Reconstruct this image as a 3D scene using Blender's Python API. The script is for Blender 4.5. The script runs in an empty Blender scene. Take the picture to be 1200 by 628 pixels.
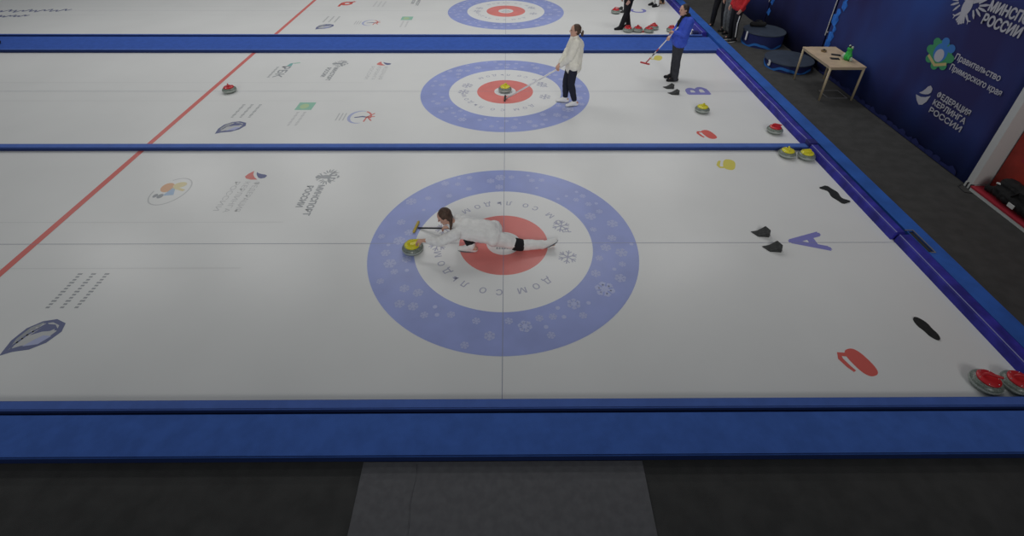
import bpy, bmesh, math, random
from mathutils import Vector, Matrix, noise
S = bpy.context.scene
COL = S.collection
random.seed(7)

# ---------------------------------------------------------------- camera (fitted to the 1200x628 photograph)
FPX, V0 = 597.36, 207.36
CAM = Vector((0.06183, -5.30782, 4.68696))
CR = Vector((0.99996870, -0.00713810, 0.00341185))
CD = Vector((-0.00116890, -0.55981110, -0.82861943))
CF = Vector((0.00782476, 0.82858951, -0.55980192))
cd = bpy.data.cameras.new('camera')
cd.sensor_fit = 'HORIZONTAL'
cd.sensor_width = 36.0
cd.lens = FPX / 1200 * 36
cd.shift_y = -(314 - V0) / 1200
cd.clip_end = 200
cam = bpy.data.objects.new('camera', cd)
COL.objects.link(cam)
cam.matrix_world = Matrix(((CR.x, -CD.x, -CF.x, CAM.x), (CR.y, -CD.y, -CF.y, CAM.y), (CR.z, -CD.z, -CF.z, CAM.z), (0, 0, 0, 1)))
S.camera = cam

# ---------------------------------------------------------------- world, lamps of the hall, added front fill, exposure
W = bpy.data.worlds.new('hall_ambient')
S.world = W
W.use_nodes = True
W.node_tree.nodes['Background'].inputs[0].default_value = (0.86, 0.93, 1.0, 1)
W.node_tree.nodes['Background'].inputs[1].default_value = 0.17
def lamp(x, y, z, sx, sy, power):
    d = bpy.data.lights.new('hall_lamp', 'AREA')
    d.shape = 'RECTANGLE'; d.size = sx; d.size_y = sy; d.energy = power; d.color = (1.0, 0.985, 0.96)
    o = bpy.data.objects.new('hall_lamp', d); COL.objects.link(o); o.location = (x, y, z)
for x in (-13, -8, -3, 2, 6):
    lamp(x, 12.5, 7.5, 3.0, 1.2, 140)
    lamp(x, 7.5, 7.5, 3.0, 1.2, 125)
    lamp(x, 2.5, 7.5, 3.0, 1.2, 22)
def front_fill(x, y, z, tx, ty, tz, power, deg):
    d = bpy.data.lights.new('front_fill_spot', 'SPOT')
    d.energy = power; d.spot_size = math.radians(deg); d.spot_blend = 1.0; d.shadow_soft_size = 2.0; d.color = (1.0, 0.985, 0.95)
    o = bpy.data.objects.new('front_fill_spot', d); COL.objects.link(o); o.location = (x, y, z)
    o.rotation_euler = (Vector((tx, ty, tz)) - Vector((x, y, z))).to_track_quat('-Z', 'Y').to_euler()
for x in (-7, -1, 5):  # added spots that brighten camera-facing fronts on the farther sheets; not known lamps
    front_fill(x, -9.0, 6.8, x * 0.75 + 0.5, 6.3, 0.5, 2350, 58)
S.view_settings.view_transform = 'Standard'
S.view_settings.look = 'None'
S.view_settings.gamma = 1.0
S.view_settings.use_curve_mapping = False
S.view_settings.exposure = -0.80

# ---------------------------------------------------------------- materials
def mat(name, col, rough=0.6, spec=0.35, var=0.0, vscale=8.0, bump=0.0, bscale=60.0, metal=0.0, col2=None):
    m = bpy.data.materials.new(name); m.use_nodes = True
    nt = m.node_tree; b = nt.nodes['Principled BSDF']
    b.inputs['Base Color'].default_value = (*col, 1)
    b.inputs['Roughness'].default_value = rough
    b.inputs['Specular IOR Level'].default_value = spec
    b.inputs['Metallic'].default_value = metal
    tc = None
    if var > 0 or col2 or bump > 0:
        tc = nt.nodes.new('ShaderNodeTexCoord')
    if var > 0 or col2:
        n = nt.nodes.new('ShaderNodeTexNoise'); n.inputs['Scale'].default_value = vscale; n.inputs['Detail'].default_value = 5
        nt.links.new(tc.outputs['Object'], n.inputs['Vector'])
        r = nt.nodes.new('ShaderNodeValToRGB')
        c2 = col2 if col2 else tuple(min(1, c * (1 + var)) for c in col)
        c1 = col if col2 else tuple(c * (1 - var) for c in col)
        r.color_ramp.elements[0].position = 0.35; r.color_ramp.elements[1].position = 0.65
        r.color_ramp.elements[0].color = (*c1, 1); r.color_ramp.elements[1].color = (*c2, 1)
        nt.links.new(n.outputs['Fac'], r.inputs['Fac']); nt.links.new(r.outputs['Color'], b.inputs['Base Color'])
    if bump > 0:
        n2 = nt.nodes.new('ShaderNodeTexNoise'); n2.inputs['Scale'].default_value = bscale; n2.inputs['Detail'].default_value = 3
        nt.links.new(tc.outputs['Object'], n2.inputs['Vector'])
        bp = nt.nodes.new('ShaderNodeBump'); bp.inputs['Strength'].default_value = bump; bp.inputs['Distance'].default_value = 0.01
        nt.links.new(n2.outputs['Fac'], bp.inputs['Height']); nt.links.new(bp.outputs['Normal'], b.inputs['Normal'])
    return m
M = {}
ICE_R, ICE_S = 0.27, 0.26
def ice(name, col, var=0.0, vscale=3): M[name] = mat('ice_' + name, col, ICE_R, ICE_S, var, vscale)
ice('ice', (0.79, 0.80, 0.795), 0.02, 0.7)
ice('blue', (0.34, 0.40, 0.75), 0.06, 2.0)
ice('red', (0.80, 0.25, 0.23), 0.05, 2.0)
ice('white', (0.83, 0.84, 0.84))
ice('flake', (0.50, 0.55, 0.83))
ice('letter', (0.45, 0.46, 0.58))
ice('line', (0.30, 0.32, 0.42))
ice('faint', (0.70, 0.71, 0.71))
ice('hog', (0.72, 0.20, 0.18))
ice('purple', (0.25, 0.25, 0.60))
ice('iconred', (0.72, 0.14, 0.12))
ice('iconyel', (0.72, 0.64, 0.14))
ice('grey', (0.38, 0.40, 0.42))
ice('lgrey', (0.58, 0.59, 0.60))
ice('navy', (0.17, 0.19, 0.33))
ice('lred', (0.70, 0.24, 0.22))
ice('green', (0.34, 0.60, 0.48))
ice('lgreen', (0.50, 0.66, 0.40))
ice('teal', (0.25, 0.50, 0.48))
ice('orange', (0.72, 0.44, 0.28))
ice('yellow', (0.74, 0.66, 0.40))
ice('sky', (0.42, 0.55, 0.72))
ice('lblue', (0.46, 0.50, 0.72))
M['floor'] = mat('floor_rubber', (0.064, 0.064, 0.063), 0.9, 0.2, 0.12, 5, 0.3, 200)
M['greymat'] = mat('grey_carpet', (0.155, 0.155, 0.165), 0.9, 0.15, 0.08, 14, 0.3, 240)
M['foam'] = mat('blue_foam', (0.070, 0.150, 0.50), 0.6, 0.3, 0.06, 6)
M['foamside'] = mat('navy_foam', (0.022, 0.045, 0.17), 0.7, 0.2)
M['carpet'] = mat('blue_carpet', (0.044, 0.112, 0.45), 0.85, 0.2, 0.07, 9, 0.25, 160)
M['carpetnear'] = mat('blue_carpet_runner', (0.060, 0.150, 0.52), 0.85, 0.2, 0.08, 6, 0.25, 160)
M['cap'] = mat('bright_blue_vinyl', (0.026, 0.118, 0.47), 0.55, 0.35, 0.14, 3)
M['indigo'] = mat('indigo_vinyl', (0.036, 0.034, 0.34), 0.55, 0.3, 0.30, 5, 0.25, 14)
M['piping'] = mat('pale_piping', (0.30, 0.32, 0.62), 0.5)
M['black'] = mat('black_rubber', (0.020, 0.022, 0.022), 0.65, 0.3, 0.2, 30)
M['hackblack'] = mat('worn_rubber', (0.045, 0.048, 0.048), 0.7, 0.3, 0.3, 25)
M['navyvinyl'] = mat('navy_vinyl', (0.022, 0.022, 0.17), 0.5)
M['gapblack'] = mat('dark_gap', (0.03, 0.03, 0.035), 0.8)
M['whiteplastic'] = mat('white_plastic', (0.72, 0.73, 0.72), 0.5)
M['granite'] = mat('grey_granite', (0.20, 0.235, 0.205), 0.28, 0.5, 0.45, 90)
M['graniteband'] = mat('pale_granite_band', (0.42, 0.46, 0.43), 0.6, 0.3, 0.15, 120)
M['capyellow'] = mat('yellow_plastic', (0.74, 0.68, 0.03), 0.35, 0.5)
M['capred'] = mat('red_plastic', (0.60, 0.022, 0.03), 0.3, 0.5)
M['bolt'] = mat('chrome', (0.8, 0.8, 0.8), 0.15, 0.5, metal=1.0)
M['wood'] = mat('pale_birch', (0.60, 0.46, 0.31), 0.45, 0.4, 0.08, 6)
M['woodleg'] = mat('pale_beech', (0.50, 0.41, 0.27), 0.5)
M['skin'] = mat('skin', (0.62, 0.36, 0.27), 0.55, 0.35)
M['lip'] = mat('lip', (0.42, 0.14, 0.13), 0.5)
M['eye'] = mat('eye_dark', (0.03, 0.02, 0.02), 0.2)
M['hair'] = mat('brown_hair', (0.080, 0.045, 0.029), 0.55, 0.4, 0.35, 40, 0.4, 120)
M['hairdark'] = mat('dark_hair', (0.035, 0.024, 0.02), 0.55, 0.4, 0.3, 40, 0.4, 120)
M['cream'] = mat('cream_knit', (0.86, 0.84, 0.75), 0.9, 0.15, 0.05, 12, 0.5, 90)
M['whitecloth'] = mat('white_jacket', (0.86, 0.86, 0.85), 0.8, 0.2, 0.06, 12, 0.4, 40)
M['legging'] = mat('navy_leggings', (0.022, 0.024, 0.040), 0.8, 0.2)
M['blackcloth'] = mat('black_cloth', (0.018, 0.018, 0.021), 0.85, 0.2)
M['bluecloth'] = mat('blue_jacket', (0.050, 0.105, 0.62), 0.65, 0.3, 0.08, 8, 0.4, 30)
M['darkpants'] = mat('charcoal_cloth', (0.048, 0.050, 0.060), 0.85, 0.2, 0.15, 10)
M['greycloth'] = mat('grey_cloth', (0.17, 0.18, 0.18), 0.85, 0.2, 0.25, 12)
M['redcloth'] = mat('red_jacket', (0.55, 0.025, 0.03), 0.7, 0.3, 0.1, 8)
M['shoewhite'] = mat('white_shoe', (0.85, 0.85, 0.84), 0.5)
M['solegrey'] = mat('grey_sole', (0.16, 0.18, 0.20), 0.6)
M['tan'] = mat('tan_suede', (0.42, 0.27, 0.17), 0.8)
M['broomwhite'] = mat('white_shaft', (0.78, 0.78, 0.80), 0.35)
M['broomred'] = mat('red_shaft', (0.50, 0.06, 0.07), 0.35)
M['broomblack'] = mat('black_shaft', (0.03, 0.03, 0.035), 0.4)
M['broomyellow'] = mat('yellow_head', (0.55, 0.42, 0.07), 0.5)
M['podtop'] = mat('slate_top', (0.042, 0.056, 0.085), 0.8, 0.2, 0.1, 5)
M['podside'] = mat('navy_side', (0.020, 0.028, 0.125), 0.55, 0.3)
M['podwave'] = mat('bright_wave', (0.03, 0.17, 0.55), 0.5)
M['signwhite'] = mat('white_print', (0.80, 0.80, 0.83), 0.6)
M['print'] = mat('pale_print', (0.50, 0.50, 0.56), 0.7)
M['printgreen'] = mat('green_print', (0.06, 0.32, 0.14), 0.7)
M['printblue'] = mat('blue_print', (0.05, 0.20, 0.55), 0.7)
M['printgold'] = mat('gold_print', (0.55, 0.45, 0.20), 0.7)
M['icicle'] = mat('bright_blue_print', (0.02, 0.12, 0.50), 0.7, 0.2, 0.0, 7, col2=(0.05, 0.24, 0.80))
M['pole'] = mat('pale_pole', (0.62, 0.60, 0.58), 0.4)
M['wallwhite'] = mat('white_panel', (0.62, 0.63, 0.62), 0.6)
M['redpanel'] = mat('red_panel', (0.42, 0.040, 0.026), 0.45, 0.4, 0.30, 2.2)
M['redtrim'] = mat('red_trim', (0.42, 0.03, 0.05), 0.5)
M['bag'] = mat('black_nylon', (0.022, 0.022, 0.023), 0.8, 0.2, 0.2, 6, 0.5, 30)
M['toygreen'] = mat('green_plush', (0.06, 0.50, 0.10), 0.8, 0.2, 0.15, 20)
M['toypale'] = mat('pale_plush', (0.50, 0.60, 0.48), 0.8)
M['brown'] = mat('brown_card', (0.22, 0.15, 0.08), 0.7)
M['phone'] = mat('dark_glass', (0.05, 0.04, 0.045), 0.3)
M['navybox'] = mat('navy_plastic', (0.015, 0.022, 0.12), 0.5)
M['metalgrey'] = mat('grey_metal', (0.35, 0.35, 0.36), 0.4, 0.5, metal=0.6)

def banner_mat(name, base, lite, scale, lo=0.42, hi=0.7):
    m = mat(name, base, 0.75, 0.2)
    nt = m.node_tree; b = nt.nodes['Principled BSDF']
    tc = nt.nodes.new('ShaderNodeTexCoord'); mp = nt.nodes.new('ShaderNodeMapping'); mp.inputs['Scale'].default_value = (1, 0.6, 0.35)
    mp.inputs['Rotation'].default_value = (0.5, 0, 0)
    n = nt.nodes.new('ShaderNodeTexNoise'); n.inputs['Scale'].default_value = scale; n.inputs['Detail'].default_value = 3
    r = nt.nodes.new('ShaderNodeValToRGB')
    r.color_ramp.elements[0].position = lo; r.color_ramp.elements[1].position = hi
    r.color_ramp.elements[0].color = (*base, 1); r.color_ramp.elements[1].color = (*lite, 1)
    for a, c in ((tc.outputs['Object'], mp.inputs['Vector']), (mp.outputs['Vector'], n.inputs['Vector']), (n.outputs['Fac'], r.inputs['Fac']), (r.outputs['Color'], b.inputs['Base Color'])):
        nt.links.new(a, c)
    return m
M['banner'] = banner_mat('navy_banner_print', (0.032, 0.031, 0.125), (0.034, 0.075, 0.30), 0.9)
M['bannerdark'] = banner_mat('dark_banner_print', (0.020, 0.022, 0.088), (0.026, 0.040, 0.17), 0.8)

# ---------------------------------------------------------------- helpers
def link(name, me, m, parent=None, smooth=False, loc=None):
    ms = m if isinstance(m, (list, tuple)) else [m]
    for k in ms: me.materials.append(k)
    if smooth:
        for p in me.polygons: p.use_smooth = True
    o = bpy.data.objects.new(name, me); COL.objects.link(o)
    if parent: o.parent = parent
    if loc: o.location = loc
    return o
def obj(name, bm, m, parent=None, smooth=False, loc=None, bevel=0.0):
    if bevel > 0:
        bmesh.ops.bevel(bm, geom=[e for e in bm.edges], offset=bevel, segments=2, affect='EDGES', profile=0.5, clamp_overlap=True)
    me = bpy.data.meshes.new(name); bm.to_mesh(me); bm.free()
    return link(name, me, m, parent, smooth, loc)
def tag(o, label, cat, group=None):
    o['label'] = label; o['category'] = cat
    if group: o['group'] = group
    return o
def thing(name, label, cat, loc=(0, 0, 0), rz=0.0, group=None):
    o = bpy.data.objects.new(name, None); COL.objects.link(o)
    o.location = loc; o.rotation_euler = (0, 0, rz); o.empty_display_size = 0.1
    return tag(o, label, cat, group)
def struct(o):
    o['kind'] = 'structure'; return o
def dup(o, parent=None):
    c = o.copy(); COL.objects.link(c)
    if parent: c.parent = parent
    for ch in list(o.children): dup(ch, c)
    return c
def box(bm, x0, x1, y0, y1, z0, z1, mi=0):
    v = [bm.verts.new(p) for p in ((x0, y0, z0), (x1, y0, z0), (x1, y1, z0), (x0, y1, z0), (x0, y0, z1), (x1, y0, z1), (x1, y1, z1), (x0, y1, z1))]
    for f in ((3, 2, 1, 0), (4, 5, 6, 7), (0, 1, 5, 4), (1, 2, 6, 5), (2, 3, 7, 6), (3, 0, 4, 7)):
        bm.faces.new([v[i] for i in f]).material_index = mi
    return bm
def B(*a): return box(bmesh.new(), *a)
def lathe(bm, prof, seg=32, c=(0, 0, 0)):
    rings = []
    for r, z in prof:
        if r < 1e-6: rings.append([bm.verts.new((c[0], c[1], c[2] + z))])
        else: rings.append([bm.verts.new((c[0] + r * math.cos(2 * math.pi * k / seg), c[1] + r * math.sin(2 * math.pi * k / seg), c[2] + z)) for k in range(seg)])
    for a, b in zip(rings, rings[1:]):
        for k in range(seg):
            q = [a[k % len(a)], a[(k + 1) % len(a)], b[(k + 1) % len(b)], b[k % len(b)]]
            u = []
            for x in q:
                if x not in u: u.append(x)
            if len(u) > 2: bm.faces.new(u)
    return bm
def frame_of(d):
    d = Vector(d).normalized(); a = Vector((0, 0, 1)) if abs(d.z) < 0.9 else Vector((1, 0, 0))
    x = d.cross(a).normalized(); return x, d.cross(x).normalized(), d
def tube(bm, pts, r, seg=10, close=True):
    pts = [Vector(p) for p in pts]; rs = r if isinstance(r, (list, tuple)) else [r] * len(pts)
    rings = []; x = None
    for i, p in enumerate(pts):
        d = (pts[min(i + 1, len(pts) - 1)] - pts[max(i - 1, 0)]).normalized()
        if x is None: x = frame_of(d)[0]
        x = (x - d * x.dot(d)).normalized(); y = d.cross(x)
        rings.append([bm.verts.new(p + (x * math.cos(2 * math.pi * k / seg) + y * math.sin(2 * math.pi * k / seg)) * rs[i]) for k in range(seg)])
    for a, b in zip(rings, rings[1:]):
        for k in range(seg): bm.faces.new((a[k], a[(k + 1) % seg], b[(k + 1) % seg], b[k]))
    if close:
        bm.faces.new(rings[0][::-1]); bm.faces.new(rings[-1])
    return bm
def capsule(bm, a, b, ra, rb, seg=14, nh=4):
    a, b = Vector(a), Vector(b); d = b - a
    if d.length < 1e-5: d = Vector((0, 0, 1e-4))
    x, y, z = frame_of(d)
    rings = []
    for i in range(nh + 1):
        t = -math.pi / 2 + math.pi / 2 * i / nh
        rings.append((a + z * ra * math.sin(t), ra * math.cos(t)))
    for i in range(nh + 1):
        t = math.pi / 2 * i / nh
        rings.append((b + z * rb * math.sin(t), rb * math.cos(t)))
    vs = []
    for i, (c, r) in enumerate(rings):
        if i in (0, len(rings) - 1): vs.append([bm.verts.new(c)])
        else: vs.append([bm.verts.new(c + (x * math.cos(2 * math.pi * k / seg) + y * math.sin(2 * math.pi * k / seg)) * r) for k in range(seg)])
    for p, q in zip(vs, vs[1:]):
        for k in range(seg):
            u = []
            for w in (p[k % len(p)], p[(k + 1) % len(p)], q[(k + 1) % len(q)], q[k % len(q)]):
                if w not in u: u.append(w)
            bm.faces.new(u)
    return bm
def ellipsoid(bm, c, rad, axes=None, seg=18, nr=12):
    """axes: three unit vectors (columns)"""
    c = Vector(c); ax = axes or (Vector((1, 0, 0)), Vector((0, 1, 0)), Vector((0, 0, 1)))
    vs = []
    for i in range(nr + 1):
        t = math.pi * i / nr - math.pi / 2
        n = 1 if i in (0, nr) else seg
        vs.append([bm.verts.new(c + ax[0] * (rad[0] * math.cos(t) * math.cos(2 * math.pi * k / seg)) + ax[1] * (rad[1] * math.cos(t) * math.sin(2 * math.pi * k / seg)) + ax[2] * (rad[2] * math.sin(t))) for k in range(n)])
    for p, q in zip(vs, vs[1:]):
        for k in range(seg):
            u = []
            for w in (p[k % len(p)], p[(k + 1) % len(p)], q[(k + 1) % len(q)], q[k % len(q)]):
                if w not in u: u.append(w)
            bm.faces.new(u)
    return bm
TEXC = bpy.data.textures.new('cloth_folds', 'CLOUDS'); TEXC.noise_scale = 0.055
def blob(name, bm, m, parent, voxel=0.008, smooth=2, folds=0.0, cuts=(), loc=None):
    """union of overlapping closed shells as one continuous surface"""
    bmesh.ops.recalc_face_normals(bm, faces=bm.faces)
    me = bpy.data.meshes.new(name); bm.to_mesh(me); bm.free()
    o = bpy.data.objects.new(name, me); COL.objects.link(o)
    r = o.modifiers.new('r', 'REMESH'); r.mode = 'VOXEL'; r.voxel_size = voxel; r.use_smooth_shade = True
    if smooth:
        s = o.modifiers.new('s', 'SMOOTH'); s.factor = 0.5; s.iterations = smooth
    if folds:
        d = o.modifiers.new('d', 'DISPLACE'); d.texture = TEXC; d.strength = folds; d.mid_level = 0.5
    dg = bpy.context.evaluated_depsgraph_get()
    me2 = bpy.data.meshes.new_from_object(o.evaluated_get(dg), depsgraph=dg)
    bpy.data.objects.remove(o); bpy.data.meshes.remove(me)
    if cuts:
        b2 = bmesh.new(); b2.from_mesh(me2)
        for co, no in cuts:
            g = bmesh.ops.bisect_plane(b2, geom=b2.verts[:] + b2.edges[:] + b2.faces[:], plane_co=co, plane_no=no, clear_outer=True)
            ed = [e for e in g['geom_cut'] if isinstance(e, bmesh.types.BMEdge)]
            if ed: bmesh.ops.holes_fill(b2, edges=ed)
        b2.to_mesh(me2); b2.free()
    me2.name = name
    return link(name, me2, m, parent, True, loc)

# flat marks and lettering -----------------------------------------
def text_polys(body, cond=1.0):
    """flat mesh of built-in lettering: verts (2D, height ~0.72 for capitals) and faces"""
    cu = bpy.data.curves.new('t', 'FONT'); cu.body = body; cu.size = 1.0; cu.resolution_u = 3
    o = bpy.data.objects.new('t', cu); COL.objects.link(o)
    dg = bpy.context.evaluated_depsgraph_get()
    me = bpy.data.meshes.new_from_object(o.evaluated_get(dg), depsgraph=dg)
    vs = [(v.co.x * cond, v.co.y) for v in me.vertices]; fs = [tuple(p.vertices) for p in me.polygons]
    bpy.data.objects.remove(o); bpy.data.curves.remove(cu); bpy.data.meshes.remove(me)
    return vs, fs
def put_text(bm, body, origin, right, up, cap, width=None, anchor='l', mi=0, bold=0.0):
    vs, fs = text_polys(body)
    if not vs: return
    x0 = min(v[0] for v in vs); x1 = max(v[0] for v in vs); k = cap / 0.72
    kx = k if width is None else width / max(1e-6, x1 - x0)
    off = {'l': x0, 'c': (x0 + x1) / 2, 'r': x1}[anchor]
    o = Vector(origin); R = Vector(right).normalized(); U = Vector(up).normalized(); N = R.cross(U)
    shifts = [(0, 0)] if not bold else [(-bold, 0), (bold, 0), (0, bold), (0, -bold)]
    for j, (sx, sy) in enumerate(shifts):
        nv = [bm.verts.new(o + R * ((v[0] - off) * kx + sx) + U * (v[1] * k + sy) + N * (0.00005 * j)) for v in vs]
        for f in fs:
            try: bm.faces.new([nv[i] for i in f]).material_index = mi
            except ValueError: pass
def poly(bm, pts, o=(0, 0, 0), R=(1, 0, 0), U=(0, 1, 0), k=1.0, mi=0, dz=0.0):
    o = Vector(o); R = Vector(R); U = Vector(U); N = R.cross(U)
    f = bm.faces.new([bm.verts.new(o + R * (p[0] * k) + U * (p[1] * k) + N * dz) for p in pts]); f.material_index = mi
    f.normal_update()
    if f.normal.dot(N) < 0: f.normal_flip()
    return f
def ell2(cx, cy, rx, ry, rot=0.0, n=20, a0=0.0, a1=2 * math.pi):
    full = abs(a1 - a0 - 2 * math.pi) < 1e-6
    out = []
    for i in range(n if full else n + 1):
        t = a0 + (a1 - a0) * i / n
        x, y = rx * math.cos(t), ry * math.sin(t)
        out.append((cx + x * math.cos(rot) - y * math.sin(rot), cy + x * math.sin(rot) + y * math.cos(rot)))
    return out
def stroke(bm, pts, w, o=(0, 0, 0), R=(1, 0, 0), U=(0, 1, 0), k=1.0, mi=0, dz=0.0):
    o = Vector(o); R = Vector(R); U = Vector(U); N = R.cross(U)
    L = []; Q = []
    for i, p in enumerate(pts):
        a = pts[max(0, i - 1)]; b = pts[min(len(pts) - 1, i + 1)]
        dx, dy = b[0] - a[0], b[1] - a[1]; l = math.hypot(dx, dy) or 1
        ww = (w[i] if isinstance(w, (list, tuple)) else w) / 2
        nx, ny = -dy / l * ww, dx / l * ww
        for lst, sg in ((L, 1), (Q, -1)):
            lst.append(bm.verts.new(o + R * ((p[0] + nx * sg) * k) + U * ((p[1] + ny * sg) * k) + N * dz))
    for i in range(len(pts) - 1):
        bm.faces.new((Q[i], Q[i + 1], L[i + 1], L[i])).material_index = mi
def ring(bm, cx, cy, r0, r1, z, seg=128, mi=0, a0=0, a1=2 * math.pi):
    full = abs(a1 - a0 - 2 * math.pi) < 1e-6
    n = seg if full else seg + 1
    A = [bm.verts.new((cx + r1 * math.cos(a0 + (a1 - a0) * k / seg), cy + r1 * math.sin(a0 + (a1 - a0) * k / seg), z)) for k in range(n)]
    if r0 <= 0:
        bm.faces.new(A).material_index = mi; return
    C = [bm.verts.new((cx + r0 * math.cos(a0 + (a1 - a0) * k / seg), cy + r0 * math.sin(a0 + (a1 - a0) * k / seg), z)) for k in range(n)]
    for k in range(seg):
        j = (k + 1) % n
        bm.faces.new((C[k], A[k], A[j], C[j])).material_index = mi
def flake(bm, cx, cy, r, z, rot, mi=0, w=0.16):
    for k in range(3):
        a = rot + k * math.pi / 3; c, s = math.cos(a), math.sin(a)
        stroke(bm, [(-r, 0), (r, 0)], r * w, (cx, cy, z), (c, s, 0), (-s, c, 0), 1, mi, 0.00004 * k)
        for sg in (-1, 1):
            for q in (-1, 1):
                stroke(bm, [(sg * r * 0.5, 0), (sg * r * 0.85, q * r * 0.3)], r * w * 0.8, (cx, cy, z), (c, s, 0), (-s, c, 0), 1, mi, 0.00004 * (k + 3))
def eagle(bm, o, R, U, k, mi=0):
    """two-headed eagle emblem in a unit box"""
    P = lambda pts, dz=0.0: poly(bm, pts, o, R, U, k, mi, dz)
    K = lambda pts, w, dz=0.0: stroke(bm, pts, w, o, R, U, k, mi, dz)
    P(ell2(0, -0.02, 0.13, 0.20))
    for s in (-1, 1):
        K([(s * 0.05, 0.12), (s * 0.10, 0.26), (s * 0.07, 0.33)], [0.10, 0.08, 0.06], 0.0001)
        P(ell2(s * 0.12, 0.35, 0.065, 0.055), 0.0002)
        K([(s * 0.16, 0.36), (s * 0.22, 0.33)], [0.05, 0.01], 0.0003)
        K([(s * 0.10, 0.12), (s * 0.24, 0.18), (s * 0.36, 0.30)], [0.10, 0.08, 0.05], 0.0001)
        for i in range(6):
            t = i / 5
            a = math.radians(68 - 122 * t)
            b0 = (s * (0.20 + 0.10 * math.sin(math.pi * t)), 0.16 - 0.20 * t)
            L = 0.30 - 0.10 * t
            K([b0, (b0[0] + s * L * 0.6 * math.cos(a), b0[1] + L * 0.6 * math.sin(a)), (b0[0] + s * L * math.cos(a), b0[1] + L * math.sin(a))], [0.035, 0.055, 0.015], 0.0004 + i * 0.00005)
        K([(s * 0.08, -0.18), (s * 0.20, -0.28), (s * 0.27, -0.27)], [0.06, 0.04, 0.02], 0.0002)
        K([(s * 0.20, -0.28), (s * 0.22, -0.35)], [0.03, 0.012], 0.0003)
        K([(s * 0.05, 0.42), (s * 0.09, 0.47)], 0.03, 0.0002)
    for i in range(-2, 3):
        K([(i * 0.02, -0.18), (i * 0.055, -0.42 + abs(i) * 0.03)], [0.03, 0.05], 0.0005 + i * 0.00003)
    P([(-0.06, 0.44), (0.06, 0.44), (0.08, 0.52), (0.03, 0.49), (0, 0.55), (-0.03, 0.49), (-0.08, 0.52)], 0.0006)
def swoosh(bm, o, R, U, k, m1=0, m2=1):
    """two-piece curling mark: a hooked drop over a bowl"""
    poly(bm, [(-0.30, -0.02), (-0.16, 0.10), (-0.06, 0.26), (0.0, 0.40), (0.12, 0.50), (0.28, 0.42), (0.30, 0.26), (0.22, 0.14), (0.06, 0.06), (-0.12, 0.0)], o, R, U, k, m1, 0.0)
    poly(bm, [(-0.42, -0.16), (-0.10, -0.14), (0.14, -0.04), (0.36, 0.12), (0.30, -0.18), (0.16, -0.40), (-0.02, -0.48), (-0.24, -0.36)], o, R, U, k, m2, 0.0)

# ---------------------------------------------------------------- setting
XB = 5.42                    # foot of the back board
WX = 7.48                    # face of the printed banners
fl = struct(obj('floor', B(-26, 9.0, -8.5, 17, -0.08, -0.02), M['floor']))
wl = struct(obj('wall_right', B(WX + 0.06, WX + 0.26, 1.42, 17, -0.02, 3.6), M['bannerdark']))
struct(obj('wall_right_recess', B(WX + 0.30, WX + 0.50, -8.5, 1.42, -0.02, 3.6), M['bannerdark']))
sheets = {}
for nm, c, y0, y1 in (('a', 0.0, -2.50, 2.50), ('b', 4.97, 2.50, 7.36), ('c', 11.02, 8.46, 13.6)):
    o = struct(obj('ice_sheet', B(-24, XB + 0.04, y0, y1, -0.02, 0.0), M['ice']))
    sheets[nm] = (o, c)
Z = 0.0012
def mark(bm, name, ms, sheet):
    o = obj(name, bm, ms, sheet); o['kind'] = 'structure'; return o
rng = random.Random(11)
WORD_FAR = list(zip('домсольдом', (16.6, 30, 42, 59, 69, 85, 95, 105.7, 116, 128)))
WORD_NEAR = list(zip('домсольдом', (-52, -63, -75, -93, -106, -122, -133, -143.5, -154, -166)))
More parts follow.
